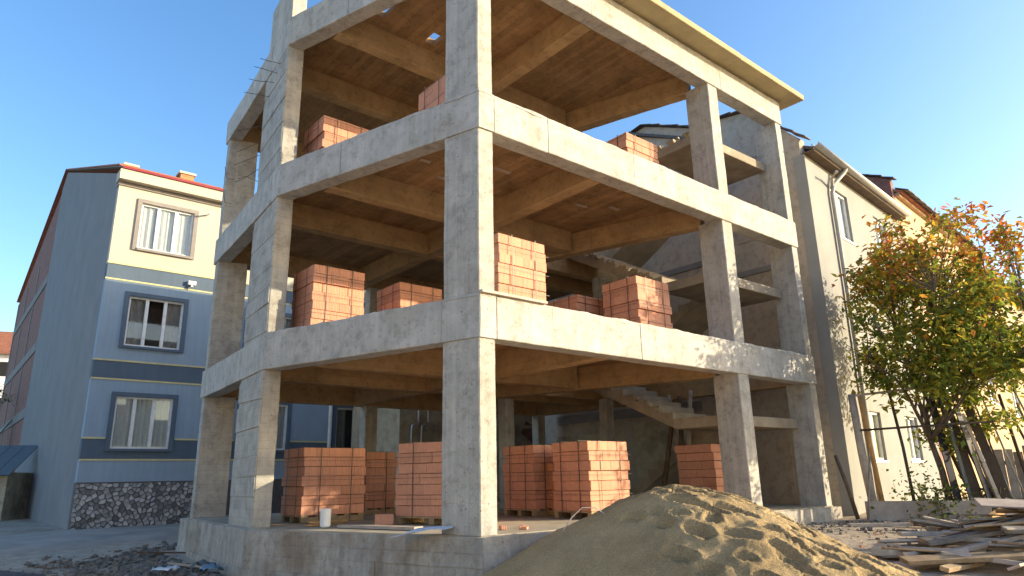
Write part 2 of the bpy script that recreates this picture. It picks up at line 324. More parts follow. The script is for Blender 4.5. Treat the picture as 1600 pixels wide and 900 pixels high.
# ------------------------------------------------------------------ unfinished concrete building
F0, L1, L2, L3 = 0.78, 3.78, 6.78, 9.78; BD = 0.585
LV = [F0, L1, L2, L3]
bld = empty('concrete_building', W(0, 0, 0), GA)
tag(bld, 'unfinished three storey concrete frame building with open bays and no walls', 'building')
P_C, P_CL, P_CR = (0, 0), (-0.17, 0.61), (0.28, 0); P_B, P_BL, P_BR = (-1.26, 4.07), (-1.12, 5.57), (-0.97, 4.06); P_A = (-0.91, 8.4)
def inset(poly, d):
    c = Vector((sum(p[0] for p in poly) / len(poly), sum(p[1] for p in poly) / len(poly)))
    return [tuple(Vector(p) + (c - Vector(p)).normalized() * d) for p in poly]
COLS = dict(c=[(0, 0), (0.28, 0), (0.11, 0.61), (-0.17, 0.61)], b=[(-1.26, 4.07), (-0.97, 4.06), (-0.83, 5.56), (-1.12, 5.57)],
            a=[(-0.91, 8.4), (-0.3, 8.2), (-0.25, 8.5), (-0.88, 8.68)], d=[(5.92, 0), (6.27, 0), (6.25, 0.54), (5.88, 0.54)],
            e=[(8.55, 0), (8.8, 0), (8.8, 0.56), (8.55, 0.56)], r=[(2.85, 8.35), (3.2, 8.35), (3.2, 8.65), (2.85, 8.65)],
            i=[(4.85, 5.4), (5.12, 5.4), (5.12, 5.7), (4.85, 5.7)], k=[(6.92, 4.2), (7.2, 4.2), (7.2, 4.45), (6.92, 4.45)],
            q=[(6.0, 8.35), (6.3, 8.35), (6.3, 8.65), (6.0, 8.65)], u=[(8.5, 8.35), (8.8, 8.35), (8.8, 8.65), (8.5, 8.65)])
def chamfer(poly, c=0.012):
    out = []
    for i in range(len(poly)):
        p, a, b = Vector(poly[i]), Vector(poly[i - 1]), Vector(poly[(i + 1) % len(poly)])
        out += [p + (a - p).normalized() * c, p + (b - p).normalized() * c]
    return out
def loft(name, rings, mat, parent, amp=0.005):
    n = len(rings[0]); mb = MB(); mb.v = [tuple(Vector(p) + noise.noise_vector(Vector(p) * 5.3) * amp + noise.noise_vector(Vector(p) * 1.1) * amp) for r_ in rings for p in r_]
    for i in range(len(rings) - 1): mb.f += [(i * n + k, i * n + (k + 1) % n, (i + 1) * n + (k + 1) % n, (i + 1) * n + k) for k in range(n)]
    mb.f += [tuple(range(n - 1, -1, -1)), tuple((len(rings) - 1) * n + k for k in range(n))]
    return mb.build(name, mat, parent)
def column(poly, z0, z1, mat, name='column', ins=0.012):
    cp = chamfer(inset(poly, ins)); m_ = max(2, int((z1 - z0) / 0.14))
    return loft(name, [[(p.x, p.y, z0 + (z1 - z0) * k / m_) for p in cp] for k in range(m_ + 1)], mat, bld)
for fl in range(3):
    zb = LV[fl + 1] - BD
    for key, poly in COLS.items():
        if key == 'k' and fl == 2: continue
        z0 = LV[fl] + (0.0 if fl == 0 else -0.006)
        cm = M['colh'] if key in 'ab' else M['col']
        cc = column(poly, z0, zb + 0.01, cm)
        if key == 'b':                                                     # proud cast panels on the outer face, one shutter lift each
            zz = z0 + 0.05; a = Vector(P_B); b_ = Vector(P_BL); nrm = Vector((-1, 0.09)).normalized()
            while zz < zb - 0.25:
                h = random.uniform(0.28, 0.62); h = min(h, zb - 0.02 - zz); pr = random.uniform(0.002, 0.022)
                p0 = a.lerp(b_, 0.015); p1 = a.lerp(b_, 0.985)
                pl = MB(); n0 = p0 + nrm * pr; n1 = p1 + nrm * pr
                sk = random.uniform(-0.03, 0.05)
                pl.add([(n0.x, n0.y, zz), (n1.x, n1.y, zz + sk), (n1.x, n1.y, zz + h - 0.015 + sk), (n0.x, n0.y, zz + h - 0.015), (p0.x + 0.03, p0.y, zz), (p1.x + 0.03, p1.y, zz + sk), (p1.x + 0.03, p1.y, zz + h - 0.015 + sk), (p0.x + 0.03, p0.y, zz + h - 0.015)],
                       [(0, 1, 2, 3), (4, 7, 6, 5), (0, 3, 7, 4), (1, 5, 6, 2), (3, 2, 6, 7), (0, 4, 5, 1)])
                pl.build('cast_panel', M['colh'], cc, bevel=0.004); zz += h + 0.012
for key in 'bcr':                                                         # starter stubs above the roof slab
    column(inset(COLS[key], 0.02), L3 - 0.01, L3 + 1.05, M['col'])
def beam(p0, p1, wd, z0, z1, mat, cuts=(), out=0.0, name='beam'):
    """beam along p0->p1 with its body on the left hand; cut into pours by construction joints"""
    a, b = Vector(p0), Vector(p1); d = (b - a).normalized(); n = Vector((-d.y, d.x)); Ltot = (b - a).length
    ks = [0] + [c for c in cuts] + [Ltot]; obs = []
    for i in range(len(ks) - 1):
        k0 = ks[i] + (0.004 if i else 0); k1 = ks[i + 1] - (0.004 if i < len(ks) - 2 else 0); jit = random.uniform(0, 0.010) if len(ks) > 2 else 0
        q = [a + d * k0 - n * (out + jit), a + d * k1 - n * (out + jit), a + d * k1 + n * wd, a + d * k0 + n * wd]
        o0 = -(out + jit); cs = chamfer([(o0, z0), (wd, z0), (wd, z1), (o0, z1)], 0.010); m_ = max(2, int((k1 - k0) / 0.16)); rings = []
        for r_ in range(m_ + 1):
            c_ = a + d * (k0 + (k1 - k0) * r_ / m_); rings.append([(c_.x + n.x * v_.x, c_.y + n.y * v_.x, v_.y) for v_ in cs])
        obs.append(loft(name, rings, mat, bld, 0.006))
    return obs
for fl in range(3):
    L = LV[fl + 1]; zb = L - BD
    cutsr = {0: (1.0, 2.92, 4.55), 1: (1.05, 3.05, 4.75), 2: (2.2, 6.1)}[fl]
    beam((0.285, 0), (8.8, 0), 0.28, zb, L, M['beam'], cuts=cutsr, out=0.012)
    dCB = (Vector(P_B) - Vector(P_CL))
    cb = dCB.length
    beam(P_B, P_CL, 0.26, zb, L, M['beam'], cuts=(cb * 0.42,) if fl else (cb * 0.36,), out=0.012)
    dd = (Vector(P_A) - Vector(P_B)); ext = Vector(P_A) + dd.normalized() * 0.32
    beam(tuple(ext), P_B, 0.26, zb, L, M['beam'], cuts=(3.6,), out=0.012)
    column([(-0.004, -0.016), (0.284, -0.016), (0.114, 0.62), (-0.19, 0.612)], zb, L, M['beam'], 'column_head', 0.0)
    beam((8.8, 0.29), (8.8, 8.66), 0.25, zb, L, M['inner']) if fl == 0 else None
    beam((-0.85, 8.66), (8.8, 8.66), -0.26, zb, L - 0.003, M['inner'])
    # inner beams
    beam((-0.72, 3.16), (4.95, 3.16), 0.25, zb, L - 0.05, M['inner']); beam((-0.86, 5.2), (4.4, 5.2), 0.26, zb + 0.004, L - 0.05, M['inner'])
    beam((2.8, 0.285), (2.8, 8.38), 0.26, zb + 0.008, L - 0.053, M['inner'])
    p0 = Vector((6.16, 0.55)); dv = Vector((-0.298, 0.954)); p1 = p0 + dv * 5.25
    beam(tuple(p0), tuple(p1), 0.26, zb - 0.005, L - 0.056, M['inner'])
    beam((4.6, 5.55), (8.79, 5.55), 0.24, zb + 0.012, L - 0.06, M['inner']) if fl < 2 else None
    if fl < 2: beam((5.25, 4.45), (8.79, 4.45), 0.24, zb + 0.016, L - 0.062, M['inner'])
    outer = [(0.12, 0.2), (6.02, 0.2), (6.02, 0.6), (4.95, 4.5), (8.75, 4.5), (8.75, 8.5), (-0.72, 8.5), (-1.05, 4.2), (-0.06, 0.75)]
    if fl == 2:
        holes = [[(-0.16, 2.42), (0.02, 2.42), (0.02, 2.84), (-0.16, 2.84)], [(0.96, 2.64), (1.2, 2.64), (1.2, 2.96), (0.96, 2.96)]]
    else: holes = []
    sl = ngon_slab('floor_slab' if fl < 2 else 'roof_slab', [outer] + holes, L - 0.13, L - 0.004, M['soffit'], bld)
    if fl < 2:
        ngon_slab('screed', [inset(outer, 0.02)], L - 0.0035, L + 0.004, M['floor'], sl)
def grout(p0, p1, z):
    a, b = Vector(p0), Vector(p1); d = (b - a).normalized(); n = Vector((-d.y, d.x)); Lg = (b - a).length; m_ = int(Lg / 0.09); rings = []
    for r_ in range(m_ + 1):
        c_ = a + d * (Lg * r_ / m_); h_ = max(0.0, 0.012 + 0.03 * noise.noise(Vector((c_.x * 2.3, c_.y * 2.3, z))) + 0.018 * noise.noise(Vector((c_.x * 9, c_.y * 9, z)))); w_ = 0.05 + 0.04 * noise.noise(Vector((c_.x * 3, c_.y * 3, z + 5)))
        o_ = 0.016 + 0.4 * max(0, h_ - 0.01)
        rings.append([(c_.x + n.x * q[0], c_.y + n.y * q[0], z + q[1]) for q in ((-o_, -0.02 - h_), (w_, -0.015), (w_ * 0.7, h_ * 0.7), (0.01, h_), (-o_ * 0.7, h_ * 0.5))])
    loft('grout_lip', rings, M['beam'], bld, 0.004)
for z in (L1, L2):
    grout((0.3, 0), (8.75, 0), z); grout(P_B, P_CL, z)
    grout((0.0, -0.005), (0.28, -0.005), z); grout((-0.18, 0.6), (0.0, 0.0), z)
# roof eave along the sunny front
ev = MB().add([(-0.5, -0.42, 9.80), (9.25, -0.42, 9.80), (9.25, 0.24, 9.79), (-0.5, 0.24, 9.79), (-0.5, -0.42, 9.93), (9.25, -0.42, 9.93), (9.25, 0.24, 9.95), (-0.5, 0.24, 9.95)],
              [(0, 3, 2, 1), (4, 5, 6, 7), (0, 1, 5, 4), (1, 2, 6, 5), (2, 3, 7, 6), (3, 0, 4, 7)])
for k, (a, b) in enumerate(((-0.45, 3.3), (3.308, 6.6), (6.608, 9.25))):
    MB().box((a, -0.42 - 0.01 * (k % 2), 9.80 + 0.004 * k), (b, 0.26, 9.94 + 0.003 * k)).build('eave_slab', M['eave'], bld, bevel=0.01)
# ground slab and board-marked plinth
fs_ = ngon_slab('ground_slab', [[(0.02, 0.02), (8.85, 0.02), (8.85, 8.75), (-0.95, 8.75), (-1.28, 4.05), (-0.2, 0.55)]], 0.6, F0, M['floor'], bld)
pl_pts = [(9.0, -0.06), (-0.02, -0.06), (-1.36, 4.02), (-1.0, 8.85)]
for a, b, segs in ((pl_pts[1], pl_pts[0], (3.4,)), (pl_pts[2], pl_pts[1], (2.3,)), (pl_pts[3], pl_pts[2], ())):
    z = -0.35
    for ci, h in enumerate((0.40, 0.17, 0.20, 0.16, 0.185)):
        A, B = Vector(a), Vector(b); d = (B - A).normalized(); n = Vector((-d.y, d.x)); ks = [0] + [s_ + random.uniform(-0.5, 0.5) for s_ in segs] + [(B - A).length]
        for i in range(len(ks) - 1):
            o_ = random.uniform(0.0, 0.016) + (0.025 if ci < 2 else 0)
            k0, k1 = ks[i] - (o_ if i == 0 else -0.002), ks[i + 1] + (o_ if i == len(ks) - 2 else -0.002); cs = chamfer([(-o_, z), (0.3, z), (0.3, z + h - 0.0005), (-o_, z + h - 0.0005)], 0.003); m_ = max(3, int((k1 - k0) / 0.12)); rings = []
            for r_ in range(m_ + 1):
                c_ = A + d * (k0 + (k1 - k0) * r_ / m_); rings.append([(c_.x + n.x * v_.x, c_.y + n.y * v_.x, v_.y) for v_ in cs])
            loft('plinth_course', rings, M['plinth'], bld, 0.009)
        z += h
# stairs: landing at half level, flight A (left) up to the next floor, flight B (right) from the floor below
def flight(s0, s1, t0, z0, t1, z1, n=9):
    fl_ = MB(); dz = (z1 - z0) / n; dt = (t1 - t0) / n; th = 0.17
    fl_.xprism([(t0, z0 - th), (t1, z1 - th), (t1, z1 - 0.004), (t0, z0 - 0.004)] if dt > 0 else [(t0, z0 - 0.004), (t1, z1 - 0.004), (t1, z1 - th), (t0, z0 - th)], s0, s1)
    o = fl_.build('stair_flight', M['stair'], bld)
    for i in range(n - 1):
        ta, tb = t0 + dt * i, t0 + dt * (i + 1); za, zb_ = z0 + dz * i, z0 + dz * (i + 1)
        lo, hi = min(ta, tb), max(ta, tb); j = random.uniform(-0.02, 0.02)
        poly = [(ta, za - 0.03), (tb, zb_ - 0.03), (tb, zb_ + 0.01 + j * .3), (ta, zb_ + 0.01 + j)]
        st_ = MB().xprism(poly if dt > 0 else poly[::-1], s0 + 0.01, s1 - 0.01).build('step', M['stair'], o, bevel=0.006)
for fl in range(3):
    zl = LV[fl] + (1.72 if fl == 0 else 1.5)
    s_end = 8.52
    ld = MB().prism([(6.02, 0.42), (s_end, 0.36), (s_end, 1.62), (6.02, 1.62)], zl - 0.2, zl).build('landing', M['stair'], bld, bevel=0.01)
    if fl < 2: flight(6.02, 7.2, 1.62, zl, 4.45, LV[fl + 1])
    flight(7.3, 8.5, 4.3, LV[fl], 1.62, zl)
def lumps(s0, t0, z0, s1, t1, z1, n, seed):
    rng = random.Random(seed); mb = MB()
    for k in range(n):
        f = rng.random(); c = Vector((s0 + (s1 - s0) * f + rng.gauss(0, .05), t0 + (t1 - t0) * f, z0 + (z1 - z0) * f + 0.08)); r_ = rng.uniform(.015, .05)
        pts = [c + Vector((a * r_ * rng.uniform(.6, 1.3), b * r_ * rng.uniform(.6, 1.3), e * r_ * rng.uniform(.4, 1))) for a in (-1, 1) for b in (-1, 1) for e in (-1, 1)]
        mb.add(pts, [(0, 1, 3, 2), (4, 6, 7, 5), (0, 4, 5, 1), (2, 3, 7, 6), (0, 2, 6, 4), (1, 5, 7, 3)])
    tag(mb.build('mortar_lumps', M['floor'], bld), kind='stuff')
lumps(6.1, 1.7, L1 + 1.5, 6.1, 4.3, L2, 60, 3); lumps(6.1, 1.7, F0 + 1.72, 6.1, 4.3, L1, 50, 4); lumps(6.1, 0.45, L2 + 1.5, 6.1, 1.5, L2 + 1.5, 16, 5)
# rebar left sticking out of the left columns
for (s, t, z, ds, dt_, dz) in [(-1.22, 4.5, 9.05, -0.55, 0.2, 0.02), (-1.21, 4.7, 8.95, -0.6, 0.25, 0.06), (-1.2, 4.9, 8.86, -0.62, 0.3, 0.0), (-1.18, 5.2, 8.7, -0.6, 0.35, 0.05),
                               (-1.16, 5.5, 8.2, -0.4, 0.9, 0.06), (-1.14, 5.55, 7.9, -0.3, 1.1, 0.0), (-1.14, 5.55, 7.6, -0.3, 1.2, 0.04), (-1.14, 5.55, 7.3, -0.25, 1.1, -0.05), (-1.14, 5.56, 7.05, -0.2, 1.0, 0.25), (-0.9, 8.35, 8.2, -0.3, -0.6, 0.02), (-0.9, 8.35, 7.6, -0.3, -0.7, 0.05)]:
    MB().tube([(s + 0.15, t, z), (s, t, z), (s + ds * 0.4, t + dt_ * 0.45, z + dz), (s + ds * 0.65, t + dt_ * 0.75, z + dz + 0.03)], 0.006, 5).build('rebar', M['steel'], bld)
for (s, t, z, l) in [(1.6, 1.6, L2 - 0.137, 0.35), (3.9, 1.9, L2 - 0.137, 0.3), (4.55, 1.6, L2 - 0.137, 0.28), (0.4, 2.1, L2 - 0.137, 0.2), (1.0, 2.5, L2 - 0.137, 0.22)]:
    MB().box((s, t, z), (s + l, t + 0.09, z + 0.012)).build('formwork_scrap', M['woodpink'], bld)

# ------------------------------------------------------------------ brick pallets
bm_l, bm_w, bm_h = 0.285, 0.19, 0.157
def brick_mesh(l, w_, h):
    o = MB().box((-l / 2, -w_ / 2, 0), (l / 2, w_ / 2, h)).build('brick_proto', M['clay'], bevel=0.0022); me = o.data; bpy.data.objects.remove(o); return me
BR_A = brick_mesh(bm_w - 0.0008, bm_l - 0.0008, bm_h - 0.006); BR_B = brick_mesh(bm_l - 0.006, bm_w - 0.006, bm_h - 0.006)
BCACHE = {}
def pallet_stack(s0, t0, ns, nt_, layers, zf, label, rot=0.0, strap=True):
    """hollow clay blocks strapped on a timber pallet; front-left corner at s0,t0"""
    root = empty('brick_pallet', W(s0, t0, zf + 0.006), GA + rot)
    tag(root, label, 'brick stack', 'pallets of clay blocks')
    layers += 1; Wd, Dp = ns * bm_w, nt_ * bm_l
    for k in range(3):
        y = (Dp - 0.09) * k / 2; MB().box((0, y, 0), (Wd, y + 0.09, 0.09)).build('runner', M['wood'], root)
    for k in range(5):
        x = (Wd - 0.12) * k / 4; MB().box((x, 0, 0.0905), (x + 0.12, Dp, 0.115)).build('slat', M['wood'], root)
    z = 0.118
    for ly in range(layers):
        jx, jy = random.uniform(-0.022, 0.022), random.uniform(-0.022, 0.022)
        nx_, ny_ = (max(2, round(Wd / 0.24)), max(2, round(Dp / 0.30))) if ly % 2 == 0 else (max(2, round(Wd / 0.32)), max(2, round(Dp / 0.24)))
        bw, bl = Wd / nx_, Dp / ny_; key = (round(bw, 3), round(bl, 3))
        if key not in BCACHE: BCACHE[key] = brick_mesh(bw - 0.0008, bl - 0.0008, bm_h - 0.008)
        for i in range(nx_):
            for j in range(ny_):
                if 0 < i < nx_ - 1 and 0 < j < ny_ - 1 and ly < layers - 1: continue
                o = bpy.data.objects.new('brick', BCACHE[key]); COL.objects.link(o); o.parent = root
                o.location = (bw * (i + 0.5) + jx + random.uniform(-.004, .004) * (random.random() < .3), bl * (j + 0.5) + jy + random.uniform(-.008, .008) * (random.random() < .3), z)
                o.rotation_euler = (0, 0, random.uniform(-0.003, 0.003))
        z += bm_h
    if strap:
        for k, f in enumerate((0.25, 0.75)):
            x = Wd * f; sm_ = MB(); e = 0.027; wd_ = 0.007
            sm_.box((x - wd_, -e, 0.02), (x + wd_, -e + 0.003, z)); sm_.box((x - wd_, Dp + e - 0.003, 0.02), (x + wd_, Dp + e, z)); sm_.box((x - wd_, -e, z + 0.001), (x + wd_, Dp + e, z + 0.004))
            sm_.build('strap', M['strap'], root)
            y = Dp * f; sm_ = MB(); sm_.box((-e, y - wd_, 0.02), (-e + 0.003, y + wd_, z + 0.005)); sm_.box((Wd + e - 0.003, y - wd_, 0.02), (Wd + e, y + wd_, z + 0.005)); sm_.box((-e, y - wd_, z + 0.0055), (Wd + e, y + wd_, z + 0.009))
            sm_.build('strap', M['strap'], root)
        for k in range(1, layers, 2):
            zz = 0.118 + bm_h * k + 0.09; sm_ = MB(); e = 0.030; h = 0.005
            sm_.box((-e, -e, zz), (Wd + e, -e + 0.003, zz + h)); sm_.box((-e, Dp + e - 0.003, zz), (Wd + e, Dp + e, zz + h)); sm_.box((-e, -e + .003, zz), (-e + 0.003, Dp + e - .003, zz + h)); sm_.box((Wd + e - 0.003, -e + .003, zz), (Wd + e, Dp + e - .003, zz + h))
            sm_.build('strap', M['strap'], root)
    return root
pallet_stack(-0.34, 4.4, 6, 3, 6, F0, 'clay block stack beside the left wall column on ground floor, streaked with sun')
pallet_stack(1.35, 5.9, 5, 3, 6, F0, 'shaded clay block stack standing furthest back on the ground floor')
pallet_stack(0.95, 1.51, 3, 5, 6, F0, 'tall clay block stack just left of the corner column on ground floor', rot=R(17.3))
pallet_stack(3.05, 2.45, 5, 3, 6, F0, 'clay block stack just right of the corner column, ground floor')
pallet_stack(3.0, 1.05, 5, 3, 6, F0, 'clay block stack right above the sand heap on ground floor')
pallet_stack(6.35, 1.0, 4, 3, 6, F0, 'narrow clay block stack under the stair landing on ground floor', strap=False)
pallet_stack(-0.68, 3.72, 5, 3, 6, L1, 'half sunlit clay block stack at the left end of first floor')
pallet_stack(1.06, 3.82, 5, 3, 6, L1, 'shaded clay block stack left of the corner column on first floor')
pallet_stack(0.86, 0.64, 5, 3, 6, L1, 'brightly sunlit clay block stack right beside the corner column, first floor')
pallet_stack(3.98, 2.1, 4, 3, 5, L1, 'low clay block stack in the middle of first floor, mostly hidden')
pallet_stack(4.32, 0.9, 5, 3, 6, L1, 'clay block stack nearest the stairs on first floor, corner in sun')
pallet_stack(-0.63, 3.75, 5, 3, 5, L2, 'clay block stack at the left end of top floor, partly sunlit')
pallet_stack(0.33, 1.25, 4, 3, 5, L2, 'clay block stack peeking out left of corner column on top floor')
pallet_stack(4.2, 0.8, 5, 3, 5, L2, 'clay block stack near the stairs on top floor with sunlit corner')
# small things on the slabs
def loose(name, mb, mat, loc, rz, label, cat, bevel=0.0, group=None):
    o = mb.build(name, mat, bevel=bevel); o.location = loc; o.rotation_euler = (0, 0, rz); return tag(o, label, cat, group)
br = bpy.data.objects.new('clay_block', BR_B); COL.objects.link(br); br.location = W(0.32, 2.86, F0 + 0.01); br.rotation_euler = (0, 0, GA - 0.5)
tag(br, 'single loose clay block lying on the ground slab edge', 'brick')
bk = MB(); bk.tube([(0, 0, 0), (0, 0, 0.02), (0, 0, 0.26), (0, 0, 0.262)], [0.06, 0.075, 0.08, 0.07], 16)
loose('plastic_pipe', bk, M['white'], W(-0.55, 3.05, F0 + 0.012), 0, 'short white plastic pipe standing on the slab edge', 'pipe')
for i, (s, t, l, a) in enumerate(((-0.62, 3.55, 0.75, 0.25), (-0.5, 3.75, 0.62, -0.1))):
    loose('pallet_board', MB().box((0, -0.05, 0), (l, 0.05, 0.025)), M['woodorange'], W(s, t, F0 + 0.01 + 0.03 * i), GA + a, ('upper' if i else 'lower') + ' broken board lying before the left sunlit brick stack', 'board')
sh = MB(); n = 8
for i in range(n + 1):
    for j in range(5):
        u, v_ = i / n, j / 4; x = u * 0.75; y = (v_ - 0.5) * (0.16 + 0.12 * (1 - u)); zz = 0.02 + 0.05 * noise.noise(Vector((u * 3, v_ * 2, 1))) - 0.10 * (1 - u) ** 2
        sh.v.append((x, y, zz))
for i in range(n):
    for j in range(4): sh.f.append((i * 5 + j, (i + 1) * 5 + j, (i + 1) * 5 + j + 1, i * 5 + j + 1))
o = sh.build('metal_sheet', M['paper'], smooth=True); o.location = W(-0.62, 0.95, F0 + 0.07); o.rotation_euler = (0, 0, R(-12)); tag(o, 'crumpled pale sheet hanging over the plinth edge left of corner column', 'sheet')
sol = o.modifiers.new('thickness', 'SOLIDIFY'); sol.thickness = 0.004
loose('formwork_plank', MB().box((0, -0.07, 0), (1.15, 0.07, 0.035)), M['woodpink'], W(0.0, -0.005, L1 + 0.006), GA, 'pinkish plank lying on first floor beam at the corner column', 'plank')
loose('floor_plank', MB().box((0, -0.09, 0), (1.5, 0.09, 0.04)), M['woodpink'], W(0.05, 1.45, F0 + 0.008), GA + R(106), 'long plank on the slab edge in front of the brick stack', 'plank')
for i in range(5):
    s, t = random.uniform(0.5, 1.3), random.uniform(0.25, 0.6)
    loose('brick_shard', MB().box((0, 0, 0), (random.uniform(.05, .13), random.uniform(.03, .07), random.uniform(.02, .05))), M['clay'], W(s, t, F0 + 0.006), random.uniform(0, 3), 'small red brick shard on the sunlit slab beside corner column', 'brick shard', 0.004, 'brick shards')
for i, (s, t, l, lean) in enumerate(((7.0, 2.2, 2.4, 0.18), (7.15, 2.35, 2.3, 0.05), (7.4, 2.5, 2.35, -0.12), (6.9, 2.75, 2.2, 0.3))):
    p = W(s, t, F0 + 0.01); q = p + Vector((lean * l * 0.7, lean * 0.2, l))
    o = MB().tube([p, q], [0.055, 0.05], 6).build('timber_prop', M['wooddark'] if i % 2 else M['woodgrey']); tag(o, ('left grey', 'left dark', 'right grey', 'rearmost dark')[i] + ' timber prop leaning under the stair landing', 'prop', 'timber props under the stairs')

# ------------------------------------------------------------------ sand heap
def sand_heap():
    px_, py_ = 1.95, 8.55; nx, ny = 300, 280; vs = []; fs = []
    rng = random.Random(9); grid_f = {}; put = []
    for _ in range(1500):                                                                        # foot and shovel marks
        fx = px_ + rng.uniform(-0.75, 3.2); fy = py_ + rng.uniform(-3.2, 1.6)
        if rng.random() > sm(-0.9, 0.3, fx - px_ + 0.25 * (fy - py_ + 1)): continue
        if any((fx - a_) ** 2 + (fy - b_) ** 2 < .052 for a_, b_ in put): continue
        put.append((fx, fy)); an = R(-40) + rng.gauss(0, .35); la, wa = rng.uniform(.08, .24), rng.uniform(.04, .085)
        for gx in range(int(fx * 2) - 2, int(fx * 2) + 3):
            for gy in range(int(fy * 2) - 2, int(fy * 2) + 3): grid_f.setdefault((gx, gy), []).append((fx, fy, math.cos(an), math.sin(an), la, wa, rng.uniform(.06, .115)))
    for j in range(ny + 1):
        for i in range(nx + 1):
            x = px_ - 4.4 + 8.8 * i / nx; y = py_ - 4.6 + 7.6 * j / ny
            dx, dy = x - px_, y - py_
            lf = sm(0.4, -0.8, dx); d = math.sqrt((dx * (1.0 + 0.2 * lf + 0.17 * sm(0.3, 1.5, dx))) ** 2 + (dy * (1.06 + 0.34 * lf)) ** 2 + 0.42)
            d *= 1 + 0.10 * noise.noise(Vector((x * 0.7, y * 0.7, 4)))
            h = 1.60 - 0.43 * d
            h += 0.05 * noise.noise(Vector((x * 1.6, y * 1.6, 1)))
            act = sm(-0.7, 0.3, dx + 0.35 * noise.noise(Vector((x, y, 8))))                       # trampled right half
            h += (0.25 + act) * (0.022 * noise.noise(Vector((x * 5, y * 5, 2))) - 0.014 * abs(noise.noise(Vector((x * 14, y * 14, 6))))) + 0.012 * noise.noise(Vector((x * 13, y * 13, 5))) + 0.02 * act * noise.noise(Vector((x * 3.1, y * 3.1, 12)))
            lo_ = hi_ = 0.0
            for (fx, fy, ca, sa, la, wa, dp) in grid_f.get((int(x * 2), int(y * 2)), ()):
                u = ((x - fx) * ca + (y - fy) * sa) / la; v_ = (-(x - fx) * sa + (y - fy) * ca) / wa; q = u * u + v_ * v_
                if q < 4: lo_ = min(lo_, -dp * math.exp(-q * q * q) * (1 + 0.35 * u)); hi_ = max(hi_, 0.22 * dp * math.exp(-(math.sqrt(q) - 1.3) ** 2 * 9))
            h += lo_ + (hi_ if lo_ > -0.01 else 0)
            vs.append((x, y, max(h, g(x, y) - 0.25)))
    for j in range(ny):
        for i in range(nx): fs.append((j * (nx + 1) + i, j * (nx + 1) + i + 1, (j + 1) * (nx + 1) + i + 1, (j + 1) * (nx + 1) + i))
    # drop faces inside the building and those below ground
    keep = []
    for f in fs:
        c = sum((Vector(vs[k]) for k in f), Vector()) / 4
        if c.z < g(c.x, c.y) - 0.15: continue
        keep.append(f)
    mb = MB(); mb.v = vs; mb.f = keep
    o = mb.build('sand_heap', M['sand'], smooth=True); tag(o, 'big heap of building sand in front of the sunny side', 'sand heap')
    bm = bmesh.new(); bm.from_mesh(o.data); bmesh.ops.delete(bm, geom=[v for v in bm.verts if not v.link_faces], context='VERTS'); bm.to_mesh(o.data); bm.free()
sand_heap()
o = MB().tube([(0.52, 8.1, 0.86), (0.62, 8.1, 1.0), (0.74, 8.12, 1.1), (0.9, 8.15, 1.1), (1.0, 8.18, 1.03)], 0.006, 5).build('bent_cable', M['straplight']); tag(o, 'thin pale cable arching out of the sand heap', 'cable')

# ------------------------------------------------------------------ blue house on the left
HS, HT = -2.03, 15.1
house = empty('blue_house', W(HS, HT, 0), GA); tag(house, 'blue and cream rendered house with stone base left of the concrete frame', 'house')
WIN = [(0.67, 2.17), (4.15, 5.65)]; WZ = [(2.42, 3.86), (5.31, 6.78), (8.26, 9.7)]
DOOR = (7.35, 8.75); WIN3 = (9.6, 10.6)
def openings():
    r = []
    for (z0, z1) in WZ:
        for a, b in WIN: r.append((a, b, z0, z1))
        r.append((*DOOR, z0 - 0.55, z1)); r.append((*WIN3, z0, z1))
    return r
HOLES = openings(); HLEN = 12.4
def wall_cells(x0, x1, z0, z1, holes, y0, y1):
    xs = sorted({x0, x1} | {h[i] for h in holes for i in (0, 1) if x0 < h[i] < x1}); zs = sorted({z0, z1} | {h[i] for h in holes for i in (2, 3) if z0 < h[i] < z1})
    mb = MB(); mb.cells = []
    for i in range(len(xs) - 1):
        for j in range(len(zs) - 1):
            cx, cz = (xs[i] + xs[i + 1]) / 2, (zs[j] + zs[j + 1]) / 2
            if any(h[0] < cx < h[1] and h[2] < cz < h[3] for h in holes): continue
            mb.box((xs[i], y0, zs[j]), (xs[i + 1], y1, zs[j + 1])); mb.cells.append((i, j, (xs[i], y0, zs[j]), (xs[i + 1], y1, zs[j + 1])))
    return mb
def build_split(mb, name, mat, parent):                      # one object for each connected piece
    cells = {(c[0], c[1]): c for c in mb.cells}; done = set()
    for k in sorted(cells):
        if k in done: continue
        stack, part = [k], MB(); done.add(k)
        while stack:
            i, j = stack.pop(); part.box(cells[(i, j)][2], cells[(i, j)][3])
            for q in ((i + 1, j), (i - 1, j), (i, j + 1), (i, j - 1)):
                if q in cells and q not in done: done.add(q); stack.append(q)
        part.build(name, mat, parent)
for z0, z1, mt, yo in ((0.0, 1.53, 'mortar', 0.02), (1.53, 2.12, 'blue', 0), (2.12, 2.70, 'darkblue', 0), (2.70, 4.33, 'blue', 0), (4.33, 4.86, 'darkblue', 0), (4.86, 7.22, 'blue', 0), (7.22, 7.70, 'darkblue', 0), (7.70, 10.12, 'cream', 0)):
    build_split(wall_cells(0.0, HLEN, z0, z1, HOLES, yo, 0.3), 'wall_band', M[mt], house)
for z in (2.12, 2.70, 4.33, 4.86, 7.22, 7.70):
    mb = wall_cells(-0.02, HLEN, z - 0.022, z + 0.022, [(a - 0.14, b + 0.14, c - 0.1, d + 0.14) for a, b, c, d in HOLES], -0.02, -0.001)
    build_split(mb, 'trim_line', M['yellow'], house)
MB().box((-0.03, -0.05, 10.12), (HLEN, 0.3, 10.24)).build('cornice_groove', M['taupe'], house)
MB().box((-0.06, -0.28, 10.24), (HLEN, 0.3, 10.56)).build('fascia', M['cream'], house)
